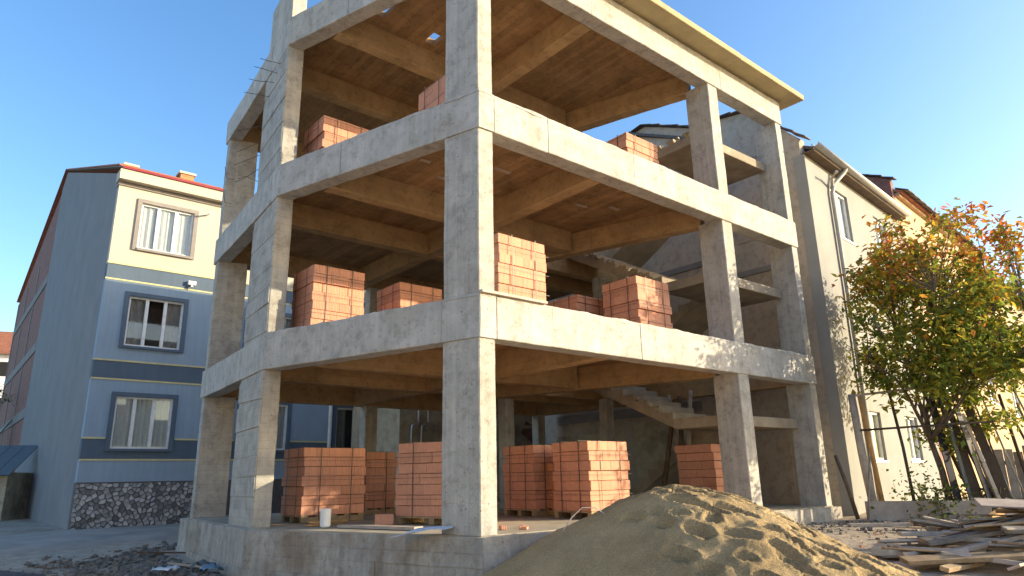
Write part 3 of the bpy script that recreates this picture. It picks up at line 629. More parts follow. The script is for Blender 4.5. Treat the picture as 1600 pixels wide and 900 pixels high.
MB().box((-0.02, -0.33, 10.56), (HLEN, 0.3, 10.625)).build('roof_edge', M['red'], house)
HR = 15.3
prof = [(0.3, 0.0), (16.6, 0.0), (16.6, 15.75), (HR, 16.2), (0.3, 10.6)]
MB().xprism(prof, -0.004, 0.25).build('side_wall', M['sideblue'], house)
MB().box((-0.003, -0.004, 1.5), (0.24, -0.001, 1.51)).build('drip', M['sideblue'], house)
prof2 = [(16.6, 0.0), (33, 0.0), (33, 13.2), (16.6, 15.73)]
bw_ = MB().xprism(prof2, 0.03, 0.25).build('brick_side_wall', M['brickfar'], house)
for z in (4.5, 7.6, 10.9): MB().box((-0.01, 16.62, z), (0.2, 33, z + 0.45)).build('ring_beam', M['conframe'], house)
for y in (22, 27.5, 32.6): MB().box((-0.004, y, 0.01), (0.2, y + 0.35, 13.1)).build('side_column', M['conframe'], house)
rf = MB().add([(-0.12, -0.3, 10.63), (HLEN, -0.3, 10.63), (HLEN, HR, 16.32), (-0.12, HR, 16.32), (-0.12, 33.2, 13.35), (HLEN, 33.2, 13.35)], [(0, 1, 2, 3), (3, 2, 5, 4)]).build('roof', M['tile'], house)
sol = rf.modifiers.new('thickness', 'SOLIDIFY'); sol.thickness = 0.04; sol.offset = 1
MB().box((HLEN, 0, 0), (HLEN + 0.25, 30, 10.7)).build('end_wall', M['sideblue'], house)
vt = MB().add([(-0.05, -0.3, 10.63), (0.1, -0.3, 10.63), (0.1, HR, 16.34), (-0.05, HR, 16.34)], [(0, 1, 2, 3)]).build('verge', M['conframe'], house); sol = vt.modifiers.new('thickness', 'SOLIDIFY'); sol.thickness = 0.04
def chimney(x, y, w_, z0, z1):
    c = MB().box((x, y, z0), (x + w_, y + w_, z1)).build('chimney', M['brickchim'], house)
    MB().box((x - 0.05, y - 0.05, z1), (x + w_ + 0.05, y + w_ + 0.05, z1 + 0.07)).build('cap', M['cream'], c)
chimney(1.72, 0.35, 0.40, 10.6, 11.12); chimney(0.12, 0.3, 0.34, 10.6, 10.92)
def window(parent, x0, x1, z0, z1, sur, n=3, wdt=0.12, y=0.0, curtain=True, dark=False):
    sr_ = MB(); e = wdt
    if sur:
        sr_.box((x0 - e, y - 0.05, z0 - e * 0.6), (x0 - 0.001, y + 0.02, z1 + e)); sr_.box((x1 + 0.001, y - 0.05, z0 - e * 0.6), (x1 + e, y + 0.02, z1 + e)); sr_.box((x0 - 0.001, y - 0.05, z1 + 0.001), (x1 + 0.001, y + 0.02, z1 + e)); sr_.box((x0 - 0.001, y - 0.08, z0 - e * 0.6), (x1 + 0.001, y + 0.02, z0 - 0.001))
    else: sr_.box((x0 - 0.05, y - 0.04, z0 - 0.05), (x1 + 0.05, y + 0.1, z0 - 0.001))
    wo = sr_.build('window', sur or M['white'], parent)
    fr = MB(); t = 0.055
    fr.box((x0, y + 0.04, z0), (x0 + t, y + 0.11, z1)); fr.box((x1 - t, y + 0.04, z0), (x1, y + 0.11, z1)); fr.box((x0 + t, y + 0.04, z0), (x1 - t, y + 0.11, z0 + t)); fr.box((x0 + t, y + 0.04, z1 - t), (x1 - t, y + 0.11, z1))
    for k in range(1, n):
        x = x0 + (x1 - x0) * k / n; fr.box((x - 0.045, y + 0.038, z0 + t), (x + 0.045, y + 0.112, z1 - t))
    fr.build('frame', M['white'], wo)
    for k in range(n):
        xa = x0 + (x1 - x0) * k / n + 0.05; xb = x0 + (x1 - x0) * (k + 1) / n - 0.05
        MB().box((xa, y + 0.07, z0 + t), (xb, y + 0.078, z1 - t)).build('pane', M['glass'], wo)
    if curtain:
        cu = MB(); nn = 36
        for k in range(nn + 1):
            x = x0 + 0.02 + (x1 - x0 - 0.04) * k / nn; yy = y + 0.125 + 0.02 * math.sin(k * 1.9) + 0.01 * math.sin(k * 0.7); cu.v += [(x, yy, z0), (x, yy, z1)]
        gap = {11, 12, 13} if dark else set()
        cu.f = [(2 * k, 2 * k + 2, 2 * k + 3, 2 * k + 1) for k in range(nn) if k not in gap and not (dark and 12 < k < 24)]
        cu.build('curtain', M[random.choice(('curtain', 'curtain', 'curtain_grey'))] if not dark else M['taupe'], wo)
    MB().box((x0 - 0.05, y + 0.31, z0 - 0.05), (x1 + 0.05, y + 0.33, z1 + 0.05)).build('dark_room', M['dark'], wo)
    return wo
for i, (z0, z1) in enumerate(WZ):
    for a, b in WIN: window(house, a, b, z0, z1, M['taupe'] if i == 2 else M['darkblue'], dark=(i == 1))
    window(house, *DOOR, z0 - 0.55, z1, M['darkblue'], 2, dark=True); window(house, *WIN3, z0, z1, M['darkblue'], 1, curtain=False)
MB().tube([(7.1, -0.09, 0.4), (7.1, -0.09, 10.2)], 0.06, 10).build('downpipe', M['white'], house)
lm = MB().box((2.2, -0.12, 7.36), (2.42, -0.001, 7.48)).build('wall_lamp', M['white'], house); MB().tube([(2.3, -0.08, 7.36), (2.3, -0.14, 7.26)], [0.03, 0.05], 8).build('lamp_head', M['white'], lm)
MB().tube([(2.55, -0.02, 9.75), (2.55, -0.35, 9.72)], 0.03, 6).build('overflow_pipe', M['white'], house)
# crazy-paving stones, each cell of a random tessellation
def clip(poly, p, q):                                        # keep the side nearer to p than to q
    mx, my = (p[0] + q[0]) / 2, (p[1] + q[1]) / 2; nx, ny = q[0] - p[0], q[1] - p[1]; out = []
    for i in range(len(poly)):
        a, b = poly[i], poly[(i + 1) % len(poly)]; da = (a[0] - mx) * nx + (a[1] - my) * ny; db = (b[0] - mx) * nx + (b[1] - my) * ny
        if da <= 0: out.append(a)
        if da * db < 0: t = da / (da - db); out.append((a[0] + t * (b[0] - a[0]), a[1] + t * (b[1] - a[1])))
    return out
stone_base = MB().box((-0.0, 0.008, 0.0), (4.2, 0.021, 1.52)).build('stone_base', M['mortar'], house)
seeds = []; rng = random.Random(3)
for _ in range(6000):
    p = (rng.uniform(0, 3.4), rng.uniform(0.3, 1.5))
    if all((p[0] - q[0]) ** 2 + (p[1] - q[1]) ** 2 > (0.085 + 0.075 * abs(noise.noise(Vector((q[0] * 4, q[1] * 4, 2))))) ** 2 for q in seeds): seeds.append(p)
seeds = seeds[:295]
for p in seeds:
    poly = [(max(0, p[0] - .3), max(0.05, p[1] - .3)), (min(4.2, p[0] + .3), max(0.05, p[1] - .3)), (min(4.2, p[0] + .3), min(1.5, p[1] + .3)), (max(0, p[0] - .3), min(1.5, p[1] + .3))]
    for q in seeds:
        if q is not p and abs(q[0] - p[0]) < .6 and abs(q[1] - p[1]) < .6: poly = clip(poly, p, q)
    if len(poly) < 3: continue
    cx, cy = sum(a for a, _ in poly) / len(poly), sum(b for _, b in poly) / len(poly)
    an = rng.uniform(0, 3.14); ca, sa = math.cos(an), math.sin(an); s1, s2 = rng.uniform(0.88, 1.0), rng.uniform(0.58, 0.92); dep = rng.uniform(0.006, 0.035); pts = []
    for a, b in poly:
        u, v_ = ((a - cx) * ca + (b - cy) * sa) * s1, (-(a - cx) * sa + (b - cy) * ca) * s2; pts.append((u * ca - v_ * sa, u * sa + v_ * ca))
    n = len(pts)
    mb = MB().add([(a, 0, b) for a, b in pts] + [(a * 0.93, -dep, b * 0.93) for a, b in pts], [tuple(range(n, 2 * n))] + [(i, (i + 1) % n, n + (i + 1) % n, n + i) for i in range(n)])
    o = mb.build('stone', M['stonelight'], stone_base); o.location = (cx, 0.008, cy)

# ------------------------------------------------------------------ old house behind, shed and far house on the left
old = empty('old_house', W(5.5, 11.2, 0), GA); tag(old, 'old low house with stained yellow plaster seen through the ground floor', 'house')
wall_cells(0, 9.0, 0.2, 4.4, [(1.9, 2.7, 1.6, 2.6)], 0, 0.25).build('wall', M['old'], old)
MB().add([(-0.3, -0.4, 4.3), (9.2, -0.4, 4.3), (9.2, 3, 5.6), (-0.3, 3, 5.6)], [(0, 1, 2, 3)]).build('roof', M['tile'], old)
MB().box((0, 0.26, 0.2), (0.2, 3, 4.3)).build('end_wall', M['old'], old); MB().box((1.85, 0.2, 1.55), (2.75, 0.24, 2.65)).build('window_board', M['dark'], old)
MB().box((-0.02, -0.03, 3.05), (9.0, -0.001, 3.16)).build('cornice', M['old'], old)
for x in (0.35, 0.7):
    MB().tube([(x, -0.12, 0.8), (x, -0.12, 2.85), (x + 0.02, -0.12, 3.0), (x + 0.2, -0.12, 3.05), (x + 0.24, -0.12, 3.15), (x + 0.24, -0.12, 3.5)], 0.045, 9).build('flue_pipe', M['galv'], old)
MB().add([(4.75, -0.006, 2.9), (5.0, -0.006, 3.3), (5.35, -0.006, 3.15), (5.7, -0.006, 3.2), (5.75, -0.006, 2.75), (5.45, -0.006, 2.35), (5.2, -0.006, 2.6)], [(0, 1, 2, 3, 4, 5, 6)]).build('broken_plaster', M['brickfar'], old).modifiers.new('thickness', 'SOLIDIFY').thickness = 0.004
sh_ = empty('garden_shed', (-18.3, 24.6, 0.2), R(12)); tag(sh_, 'low garden shed with blue green sheet roof at far left', 'shed')
MB().box((-3.2, 0, 0), (0.55, 2.5, 1.75)).build('wall', M['old'], sh_)
for i in range(9):
    x = -3.4 + i * 0.46; MB().add([(x, -0.3, 1.66), (x + 0.44, -0.3, 1.66), (x + 0.44, 1.6, 2.75), (x, 1.6, 2.75)], [(0, 1, 2, 3)]).build('roof_sheet', M['greenmetal'], sh_).modifiers.new('thickness', 'SOLIDIFY').thickness = 0.03
far = empty('far_house', (-48.5, 62, 0), R(20)); tag(far, 'distant white house with red tiled roof at the left edge', 'house')
MB().box((-6, 0, 0), (3.6, 8, 13.4)).build('wall', M['white'], far)
MB().add([(-6.4, -0.5, 13.3), (4, -0.5, 13.3), (4, 4, 16.2), (-6.4, 4, 16.2), (-6.4, 8.5, 13.3), (4, 8.5, 13.3)], [(0, 1, 2, 3), (3, 2, 5, 4), (1, 5, 2), (0, 3, 4)]).build('roof', M['tile'], far)
for x in (-4.6, -1.6, 1.2):
    for z in (4.5, 8, 11.3): MB().box((x, -0.05, z), (x + 1.2, -0.001, z + 1.3)).build('window', M['dark'], far)

# ------------------------------------------------------------------ neighbour house on the right
NA = R(44.7); N0 = W(9.45, -0.12)
nb = empty('grey_neighbour_house', (N0.x, N0.y, 0), NA); tag(nb, 'plain grey rendered house with white gutter right of the concrete frame', 'house')
rel = GA - NA                                             # side wall runs square to the street grid
sw = empty('side_wall_frame', (0, 0, 0), rel); bpy.data.objects.remove(sw)
def side_poly(th, pts, name, mat, parent, off=0.0):
    mb = MB().xprism(pts, off, off + th); o = mb.build(name, mat, parent); o.rotation_euler = (0, 0, rel); return o
gp = [(0.06, 0.0), (9.6, 0.0), (9.6, 9.2), (9.0, 9.5), (4.95, 11.22), (4.5, 11.27), (3.0, 10.57), (1.36, 10.31), (0.39, 9.4), (0.06, 9.05)]
side = side_poly(0.25, gp, 'side_wall', M['nside'], nb)
# plaster patches, ledges and a broken hole on the party wall
for (t0, t1, z0, z1, d, mt) in ((0.9, 1.9, 6.9, 8.15, 0.02, 'nside'), (0.75, 2.3, 3.95, 5.3, 0.025, 'nside'), (1.2, 2.6, 0.8, 2.3, 0.02, 'nside'), (0.62, 2.7, 6.05, 6.18, 0.05, 'conframe'), (0.62, 2.4, 8.85, 9.0, 0.06, 'conframe'), (3.4, 8.6, 2.95, 3.2, 0.05, 'conframe'), (6.0, 8.8, 1.0, 2.6, 0.04, 'old'), (3.6, 5.6, 1.0, 2.8, 0.03, 'old'), (2.9, 6.3, 6.6, 6.75, 0.05, 'conframe')):
    o = MB().box((-d, t0, z0), (-0.001, t1, z1)).build('plaster_patch', M[mt], side)
for k in (0, 1): MB().box((-0.03, 0.62 + 0.2 * k, 9.0 - 0.75), (-0.001, 0.70 + 0.2 * k, 9.0 - 0.15)).build('vent_slot', M['dark'], side)
nh = [(1.35, 2.45, 6.95, 8.2), (1.35, 2.35, 1.66, 2.75), (4.3, 5.3, 6.95, 8.2), (4.1, 5.1, 1.66, 2.75)]
wall_cells(-0.004, 6.6, 0.0, 8.6, nh, -0.02, 0.25).build('front_wall', M['nfront'], nb)
for a, b, c, d in nh: window(nb, a, b, c, d, None, 2)
rp = MB().add([(0.2, -0.27, 8.77), (6.55, -0.27, 8.77), (6.55, 4.9, 11.2), (0.2, 4.9, 11.2), (0.2, 9.6, 9.2), (6.55, 9.6, 9.2)], [(0, 1, 2, 3), (3, 2, 5, 4)]).build('roof', M['roofdark'], nb)
rp.modifiers.new('thickness', 'SOLIDIFY').thickness = 0.08
MB().box((0.0, -0.26, 8.61), (6.6, 0.02, 8.65)).build('soffit_board', M['wooddark'], nb)
gt = MB()
for k in range(7):
    a0 = math.pi + math.pi * k / 6
    gt.v += [(-0.1, -0.33 + 0.08 * math.cos(a0), 8.75 + 0.08 * math.sin(a0)), (6.6, -0.33 + 0.08 * math.cos(a0), 8.75 + 0.08 * math.sin(a0))]
gt.f = [(2 * k, 2 * k + 1, 2 * k + 3, 2 * k + 2) for k in range(6)]
go = gt.build('gutter', M['gutter'], nb, smooth=True); go.modifiers.new('thickness', 'SOLIDIFY').thickness = 0.012
MB().box((0.0, -0.262, 8.65), (6.6, -0.24, 8.75)).build('fascia', M['gutter'], nb)
MB().tube([(1.75, -0.33, 8.67), (1.68, -0.28, 8.55), (1.35, -0.12, 8.2), (1.25, -0.09, 7.95), (1.25, -0.09, 0.6)], 0.05, 10).build('downpipe', M['gutter'], nb)
MB().tube([(0.85, -0.4, 8.3), (1.05, -0.2, 8.25), (1.3, -0.1, 8.15)], 0.04, 8).build('downpipe', M['gutter'], nb)
tprot = MB().box((-0.16, -0.2, 0), (0.16, 0.2, 0.035)).build('tile_proto', M['roofdark'], bevel=0.012); tile_me = tprot.data; bpy.data.objects.remove(tprot)
def verge_tiles(pts, parent, step=0.34, x=0.0, rotz=0.0):
    for (y0, z0), (y1, z1) in zip(pts[:-1], pts[1:]):
        L_ = math.hypot(y1 - y0, z1 - z0); nn = max(1, round(L_ / step))
        for k in range(nn):
            f = (k + 0.5) / nn; o = bpy.data.objects.new('verge_tile', tile_me); COL.objects.link(o); o.parent = parent
            o.location = (x + random.uniform(-.015, .015), y0 + (y1 - y0) * f, z0 + (z1 - z0) * f - 0.005 + 0.015 * (k % 2)); o.rotation_euler = (math.atan2(z1 - z0, y1 - y0) - 0.07, 0, random.uniform(-.04, .04))
verge_tiles([(-0.1, 8.98), (0.39, 9.42), (1.36, 10.33), (3.0, 10.59), (4.5, 11.29), (4.95, 11.24), (9.0, 9.52)], side, x=0.02)
# brick house beyond, then a lower house
bh = empty('brick_end_house', (N0.x, N0.y, 0), NA); bh.location = Vector((N0.x, N0.y, 0)) + Vector((math.cos(NA), math.sin(NA), 0)) * 6.62; tag(bh, 'taller house with bare brick gable end and peach front behind the tree', 'house')
MB().xprism([(0, 0), (9, 0), (9, 9.95), (4.6, 12.15), (0, 10.0)], 0, 0.25).build('brick_gable', M['brickfar'], bh)
hh = [(1.6, 2.8, 6.6, 8.0), (4.6, 5.8, 6.6, 8.0), (7.4, 8.6, 6.6, 8.0), (1.6, 2.8, 3.7, 5.1), (4.6, 5.8, 3.7, 5.1), (7.4, 8.6, 3.7, 5.1), (1.6, 2.8, 1.3, 2.6), (4.6, 5.8, 1.3, 2.6)]
wall_cells(0.25, 10.5, 0, 9.5, hh, 0.0, 0.25).build('front_wall', M['peach'], bh)
for h in hh: window(bh, *h, None, 2)
MB().add([(0.26, -0.22, 9.64), (10.6, -0.22, 9.64), (10.6, 4.6, 11.9), (0.26, 4.6, 11.9), (0.26, 9.4, 9.7), (10.6, 9.4, 9.7)], [(0, 1, 2, 3), (3, 2, 5, 4)]).build('roof', M['tile'], bh).modifiers.new('thickness', 'SOLIDIFY').thickness = 0.08
MB().box((0.26, -0.12, 9.5), (10.5, 0.2, 9.6)).build('cornice', M['peach'], bh)
verge_tiles([(-0.1, 9.98), (4.6, 12.17)], bh, x=0.06)
for k in range(34):
    o = bpy.data.objects.new('eave_tile', tile_me); COL.objects.link(o); o.parent = bh; o.location = (0.4 + k * 0.30, -0.2, 9.67 + 0.02 * (k % 2)); o.rotation_euler = (0.44, 0, 0)
lh = empty('far_peach_house', bh.location + Vector((math.cos(NA), math.sin(NA), 0)) * 10.65, NA); tag(lh, 'pale peach house further along the row at the right edge', 'house')
hh = [(1.4 + 3 * i, 2.6 + 3 * i, z, z + 1.4) for i in range(5) for z in (3.4, 6.3)]
wall_cells(0, 17, 0, 8.9, hh, 0.1, 0.35).build('front_wall', M['peach'], lh)
for h in hh: window(lh, *h, None, 2, y=0.1)
MB().xprism([(0.1, 0), (9, 0), (9, 8.9), (4.6, 11), (0.1, 8.9)], 16.75, 17.0).build('end_wall', M['peach'], lh)
MB().add([(-0.02, -0.3, 9.0), (17.2, -0.3, 9.0), (17.2, 4.6, 11.2), (-0.02, 4.6, 11.2), (-0.02, 9.4, 9.0), (17.2, 9.4, 9.0)], [(0, 1, 2, 3), (3, 2, 5, 4)]).build('roof', M['tile'], lh).modifiers.new('thickness', 'SOLIDIFY').thickness = 0.08

# ------------------------------------------------------------------ unseen houses added across the side street to bounce sun onto shaded faces
OA = math.atan2(-0.54, 0.84)
for i, (k, hgt, mt, cn) in enumerate(((0, 9.2, 'cream', 'cream'), (10.4, 8.4, 'nfront', 'beige'), (20.8, 9.6, 'cream', 'pale'))):
    p = Vector((2.0, -12.5)) + Vector((-0.84, 0.54)) * k
    oh = empty('fill_house', (p.x, p.y, 0), OA + math.pi); tag(oh, f'{cn} rendered house added behind the viewer to bounce sunlight' + (', furthest left' if i == 2 else ''), 'house')
    hh = [(1.2 + 3 * j, 2.6 + 3 * j, z, z + 1.4) for j in range(3) for z in (1.2, 4.1, 6.9 if hgt > 8.8 else 6.3)]
    wall_cells(0, 10, 0, hgt, hh, 0, 0.25).build('front_wall', M[mt], oh)
    for h in hh: window(oh, *h, M['white'], 2)
    MB().add([(-0.2, -0.4, hgt), (10.2, -0.4, hgt), (10.2, 4, hgt + 1.9), (-0.2, 4, hgt + 1.9), (-0.2, 8.4, hgt), (10.2, 8.4, hgt)], [(0, 1, 2, 3), (3, 2, 5, 4)]).build('roof', M['tile'], oh)
    for x in (0, 9.75): MB().xprism([(0.26, 0), (8, 0), (8, hgt), (4, hgt + 1.75), (0.26, hgt)], x, x + 0.25).build('end_wall', M[mt], oh)
# ------------------------------------------------------------------ tree
def tree(name, base, height, crown_c, crown_r, nleaf, label, seed, autumn=True, trunk_r=0.085):
    rng = random.Random(seed); root = empty(name, base); tag(root, label, 'tree')
    limbs = MB(); tips = []
    def limb(p, d, l, r, depth):
        pts = [p]; dd = d.normalized(); nseg = 4
        for k in range(nseg):
            dd = (dd + Vector((rng.uniform(-.22, .22), rng.uniform(-.22, .22), rng.uniform(-.02, .16)))).normalized(); pts.append(pts[-1] + dd * l / nseg)
        limbs.tube(pts, [r * (1 - 0.14 * k) for k in range(nseg + 1)], 7 if depth < 2 else 5)
        if depth >= 3: tips.extend(pts[1:]); return
        if depth >= 2: tips.extend(pts[2:])
        for k in range(rng.choice((3, 4)) if depth else 5):
            f = rng.uniform(0.75 if depth == 0 else 0.35, 1.0) if k else 1.0; i = min(int(f * nseg), nseg); a = rng.uniform(0, 2 * math.pi); sp = rng.uniform(0.5, 1.0)
            limb(pts[i], (dd + Vector((math.cos(a) * sp, math.sin(a) * sp, rng.uniform(-.15, .45)))), l * rng.uniform(0.5, 0.78), r * 0.52, depth + 1)
    limb(Vector((0, 0, -0.2)), Vector((-0.05, 0, 1)), height * 0.36, trunk_r, 0)
    limbs.build('trunk', M['bark'], root, smooth=True)
    # leaves gathered in clumps at the ends of twigs inside an uneven crown volume
    cc = Vector(crown_c); lob = []; tw = MB(); nl = max(60, nleaf // 52)
    while len(lob) < nl:
        v = Vector((rng.uniform(-1, 1), rng.uniform(-1, 1), rng.uniform(-1, 1)))
        if v.length > 1 or v.length < 0.3: continue
        k = 1 + 0.22 * noise.noise(v * 2.2 + Vector((seed, 0, 0))); q_ = cc + Vector((v.x * crown_r[0], v.y * crown_r[1], v.z * crown_r[2])) * k
        if noise.noise(q_ * 1.1 + Vector((0, seed, 0))) < -0.12: continue
        lob.append(q_); near = min(tips, key=lambda t: (t - q_).length)
        tw.tube([near, near.lerp(q_, 0.55) + Vector((0, 0, 0.08)), q_], [0.012, 0.008, 0.004], 4)
    tag(tw.build('twigs', M['bark'], root), kind='stuff')
    vs, fs, cols = [], [], []
    for k in range(nleaf):
        c = rng.choice(lob); p = c + Vector((rng.gauss(0, .17), rng.gauss(0, .17), rng.gauss(-.03, .13)))
        L_ = rng.uniform(0.08, 0.2); wd = L_ * rng.uniform(0.2, 0.32)
        d = Vector((rng.uniform(-1, 1), rng.uniform(-1, 1), rng.uniform(-1.1, 0.35))).normalized(); sd_ = d.cross(Vector((rng.uniform(-.5, .5), rng.uniform(-.5, .5), 1))).normalized(); nn = d.cross(sd_) * 0.012
        o = len(vs); vs += [p, p + d * L_ * 0.45 + sd_ * wd - nn, p + d * L_, p + d * L_ * 0.45 - sd_ * wd - nn, p + d * L_ * 0.5 + nn]
        fs += [(o, o + 1, o + 4), (o + 1, o + 2, o + 4), (o + 2, o + 3, o + 4), (o + 3, o, o + 4)]
        hrel = (p.z - (cc.z - crown_r[2])) / (2 * crown_r[2]) + rng.gauss(0, 0.17) + 0.3 * noise.noise(p * 0.8)
        q = rng.random()
        if autumn:
            if hrel > 0.93: col = (0.34, 0.105, 0.03) if q < 0.6 else (0.40, 0.20, 0.035)
            elif hrel > 0.70: col = (0.36, 0.23, 0.03) if q < 0.5 else ((0.30, 0.13, 0.03) if q < 0.6 else (0.20, 0.20, 0.03))
            elif hrel > 0.4: col = (0.16, 0.19, 0.03) if q < 0.5 else ((0.27, 0.22, 0.03) if q < 0.75 else (0.065, 0.10, 0.022))
            else: col = (0.11, 0.155, 0.026) if q < 0.4 else ((0.22, 0.23, 0.03) if q < 0.8 else (0.26, 0.22, 0.035))
        else: col = (0.07, 0.10, 0.03) if q < 0.7 else (0.12, 0.15, 0.04)
        j = rng.uniform(1.1, 1.9); cols += [tuple(x * j for x in col) + (1,)] * 4
    me = bpy.data.meshes.new('crown'); me.from_pydata([tuple(v) for v in vs], [], fs); me.update()
    at = me.color_attributes.new('leafcol', 'FLOAT_COLOR', 'CORNER'); buf = []
    for c in cols: buf += list(c) * 3
    at.data.foreach_set('color', buf); me.materials.append(M['leaf'])
    o = bpy.data.objects.new('crown', me); COL.objects.link(o); o.parent = root; tag(o, kind='stuff')
    return root
tree('autumn_tree', (8.35, 13.75, g(8.35, 13.75)), 6.3, (0.42, -0.25, 3.85), (1.9, 1.6, 2.25), 15000, 'young tree with orange top and green lower leaves before the grey house', 11)
tree('far_tree', (-27.5, 35, 0.3), 8, (-0.4, 0, 4.2), (1.8, 1.8, 3.0), 3000, 'sparse green tree beside the long side wall at far left', 5, autumn=False, trunk_r=0.12)
def shrub(name, loc, rx, rz, n, label, seed):
    rng = random.Random(seed); vs, fs, cols = [], [], []
    for k in range(n):
        v = Vector((rng.gauss(0, .45), rng.gauss(0, .45), abs(rng.gauss(0, .5)))); p = Vector((v.x * rx, v.y * rx, v.z * rz)); L_ = rng.uniform(.05, .12)
        d = Vector((rng.uniform(-1, 1), rng.uniform(-1, 1), rng.uniform(-.4, .8))).normalized(); s_ = d.orthogonal().normalized() * L_ * .35; o = len(vs)
        vs += [p, p + d * L_ * .5 + s_, p + d * L_, p + d * L_ * .5 - s_]; fs.append((o, o + 1, o + 2, o + 3)); c = rng.choice(((.07, .11, .025), (.12, .15, .03), (.2, .19, .04))); cols += [(*c, 1)]
    me = bpy.data.meshes.new('foliage'); me.from_pydata([tuple(v) for v in vs], [], fs); at = me.color_attributes.new('leafcol', 'FLOAT_COLOR', 'CORNER'); buf = []
    for c in cols: buf += list(c) * 4
    at.data.foreach_set('color', buf); me.materials.append(M['leaf'])
    r_ = empty(name, loc); tag(r_, label, 'shrub'); o = bpy.data.objects.new('foliage', me); COL.objects.link(o); o.parent = r_; tag(o, kind='stuff')
    st_ = MB()
    for k in range(7): a = k * 0.9; st_.tube([(0, 0, -.1), (math.cos(a) * rx * .4, math.sin(a) * rx * .4, rz * .7)], 0.012, 5)
    st_.build('stems', M['bark'], r_)
shrub('leafy_shrub', (8.0, 13.75, g(8, 13.75)), 0.75, 0.75, 900, 'low leafy shrub behind the board barrier', 2)
shrub('leafy_shrub', (8.9, 13.7, g(8.9, 13.7)), 0.5, 0.6, 500, 'small leafy shrub at the foot of the autumn tree', 4)

# ------------------------------------------------------------------ yard on the right: barrier boards, poles, planks, rubble
for i, (x0, y0, x1, y1, lab) in enumerate(((6.70, 13.80, 7.95, 13.5, 'left of two ply boards standing on edge before the shrub'), (7.96, 13.48, 8.75, 13.28, 'right of two ply boards standing on edge before the shrub'))):
    a = math.atan2(y1 - y0, x1 - x0); L_ = math.hypot(x1 - x0, y1 - y0)
    loose('barrier_board', MB().box((0, -0.02, 0), (L_, 0.02, 0.40)), M['woodpink'], (x0, y0, g(x0, y0) - 0.03), a, lab, 'board', 0.004)
o = loose('plywood_sheet', MB().box((0, -0.015, 0), (0.62, 0.015, 0.55)), M['woodpink'], (8.62, 12.75, g(8.6, 12.8)), R(-20), 'tilted square ply panel at the end of the board barrier', 'panel', 0.004); o.rotation_euler = (R(-35), R(18), R(-20))
def pole(a, b, r, mat, label, cat='pole', grp=None, name='timber_pole'):
    o = MB().tube([a, Vector(a).lerp(Vector(b), 0.5) + Vector((random.uniform(-.03, .03), random.uniform(-.03, .03), 0)), b], [r, r * 0.95, r * 0.85], 7).build(name, mat, smooth=True); return tag(o, label, cat, grp)
G6 = 0.55
pole((6.98, 14.0, G6), (6.90, 14.1, 2.95), 0.085, M['woodgrey'], 'thick weathered post beside the downpipe of the grey house', 'post', name='thick_post')
pole((7.13, 13.95, G6), (7.02, 14.02, 2.9), 0.05, M['woodorange'], 'yellow batten standing against the thick weathered post')
pole((6.55, 13.85, G6), (6.35, 14.0, 1.75), 0.04, M['wooddark'], 'short dark post standing at the bare house corner')
pole((6.62, 13.6, G6), (6.98, 13.9, 1.7), 0.022, M['woodgrey'], 'thin pale stick leaning against the thick post')
pole((7.72, 13.9, G6), (7.6, 14.0, 3.2), 0.032, M['steel'], 'thin dark pole standing before the ground floor window')
pole((6.9, 13.95, 2.22), (9.2, 13.15, 2.3), 0.022, M['steel'], 'horizontal steel bar spanning between post and tree', 'bar', name='steel_bar')
pole((6.95, 14.05, 2.92), (9.9, 13.0, 3.15), 0.025, M['woodgrey'], 'upper horizontal wooden bar hidden among the leaves', 'bar', name='wooden_bar')
rng = random.Random(21); grp = 'timber poles leaning right of the tree'
for i in range(16):
    pm = rng.choice(('woodgrey', 'wooddark', 'wooddark', 'woodgrey', 'wood')); x = 8.75 + i * 0.155 + rng.uniform(-.05, .05); y = 13.75 - 0.28 * (x - 8.7) + rng.uniform(-.2, .2); lean = rng.uniform(-.45, .2); hgt = rng.uniform(1.5, 2.6)
    pole((x + 0.1, y, G6 - 0.05), (x + lean - 0.15, y + 0.3, G6 + hgt), rng.uniform(.018, .04), M[pm], f'{dict(woodgrey="grey", wooddark="dark", wood="tan")[pm]} timber pole leaning ' + ('left, ' if lean < -.1 else 'upright, ') + ('near the tree trunk' if i < 5 else ('in the middle of the bundle' if i < 11 else 'at the right edge before the fence')), 'pole', grp)
for i, (x, y, h, wd, ln, yaw, mt, lab) in enumerate(((8.42, 13.62, 2.3, .16, -.05, .2, 'tarp', 'black board leaning left of the tree trunk'), (8.6, 13.5, 2.5, .1, -.09, .5, 'greenmetal', 'dark green board leaning behind the tree trunk'),
        (8.74, 13.48, 2.35, .2, -.13, -.2, 'wooddark', 'widest dark brown board leaning beside the tree trunk'), (8.92, 13.42, 2.1, .12, -.16, .3, 'tarp', 'black board leaning just right of the widest brown one'),
        (9.08, 13.36, 2.0, .07, -.2, 0, 'woodpink', 'pale narrow board leaning among the black ones'), (9.2, 13.34, 2.25, .16, -.18, -.4, 'wooddark', 'dark brown board leaning furthest right of the tree trunk'))):
    o = MB().box((-wd / 2, -.014, 0), (wd / 2, .014, h)).build('leaning_board', M[mt], bevel=0.003); o.location = (x, y, G6 - 0.03); o.rotation_euler = (-0.06, ln, yaw); tag(o, lab, 'board', 'boards leaning at the tree')
wf = empty('board_fence', (9.3, 14.0, G6), R(-14)); tag(wf, 'weathered wooden board fence at the right edge behind poles', 'fence')
for i in range(16): MB().box((i * 0.17, -0.012 + 0.008 * (i % 2), -0.05), (i * 0.17 + 0.155, 0.012 + 0.008 * (i % 2), 1.25 + random.uniform(-.12, .1))).build('fence_board', M['woodgrey'], wf)
for z in (0.25, 0.95): MB().box((0, 0.022, z), (2.72, 0.06, z + 0.08)).build('fence_rail', M['woodgrey'], wf)
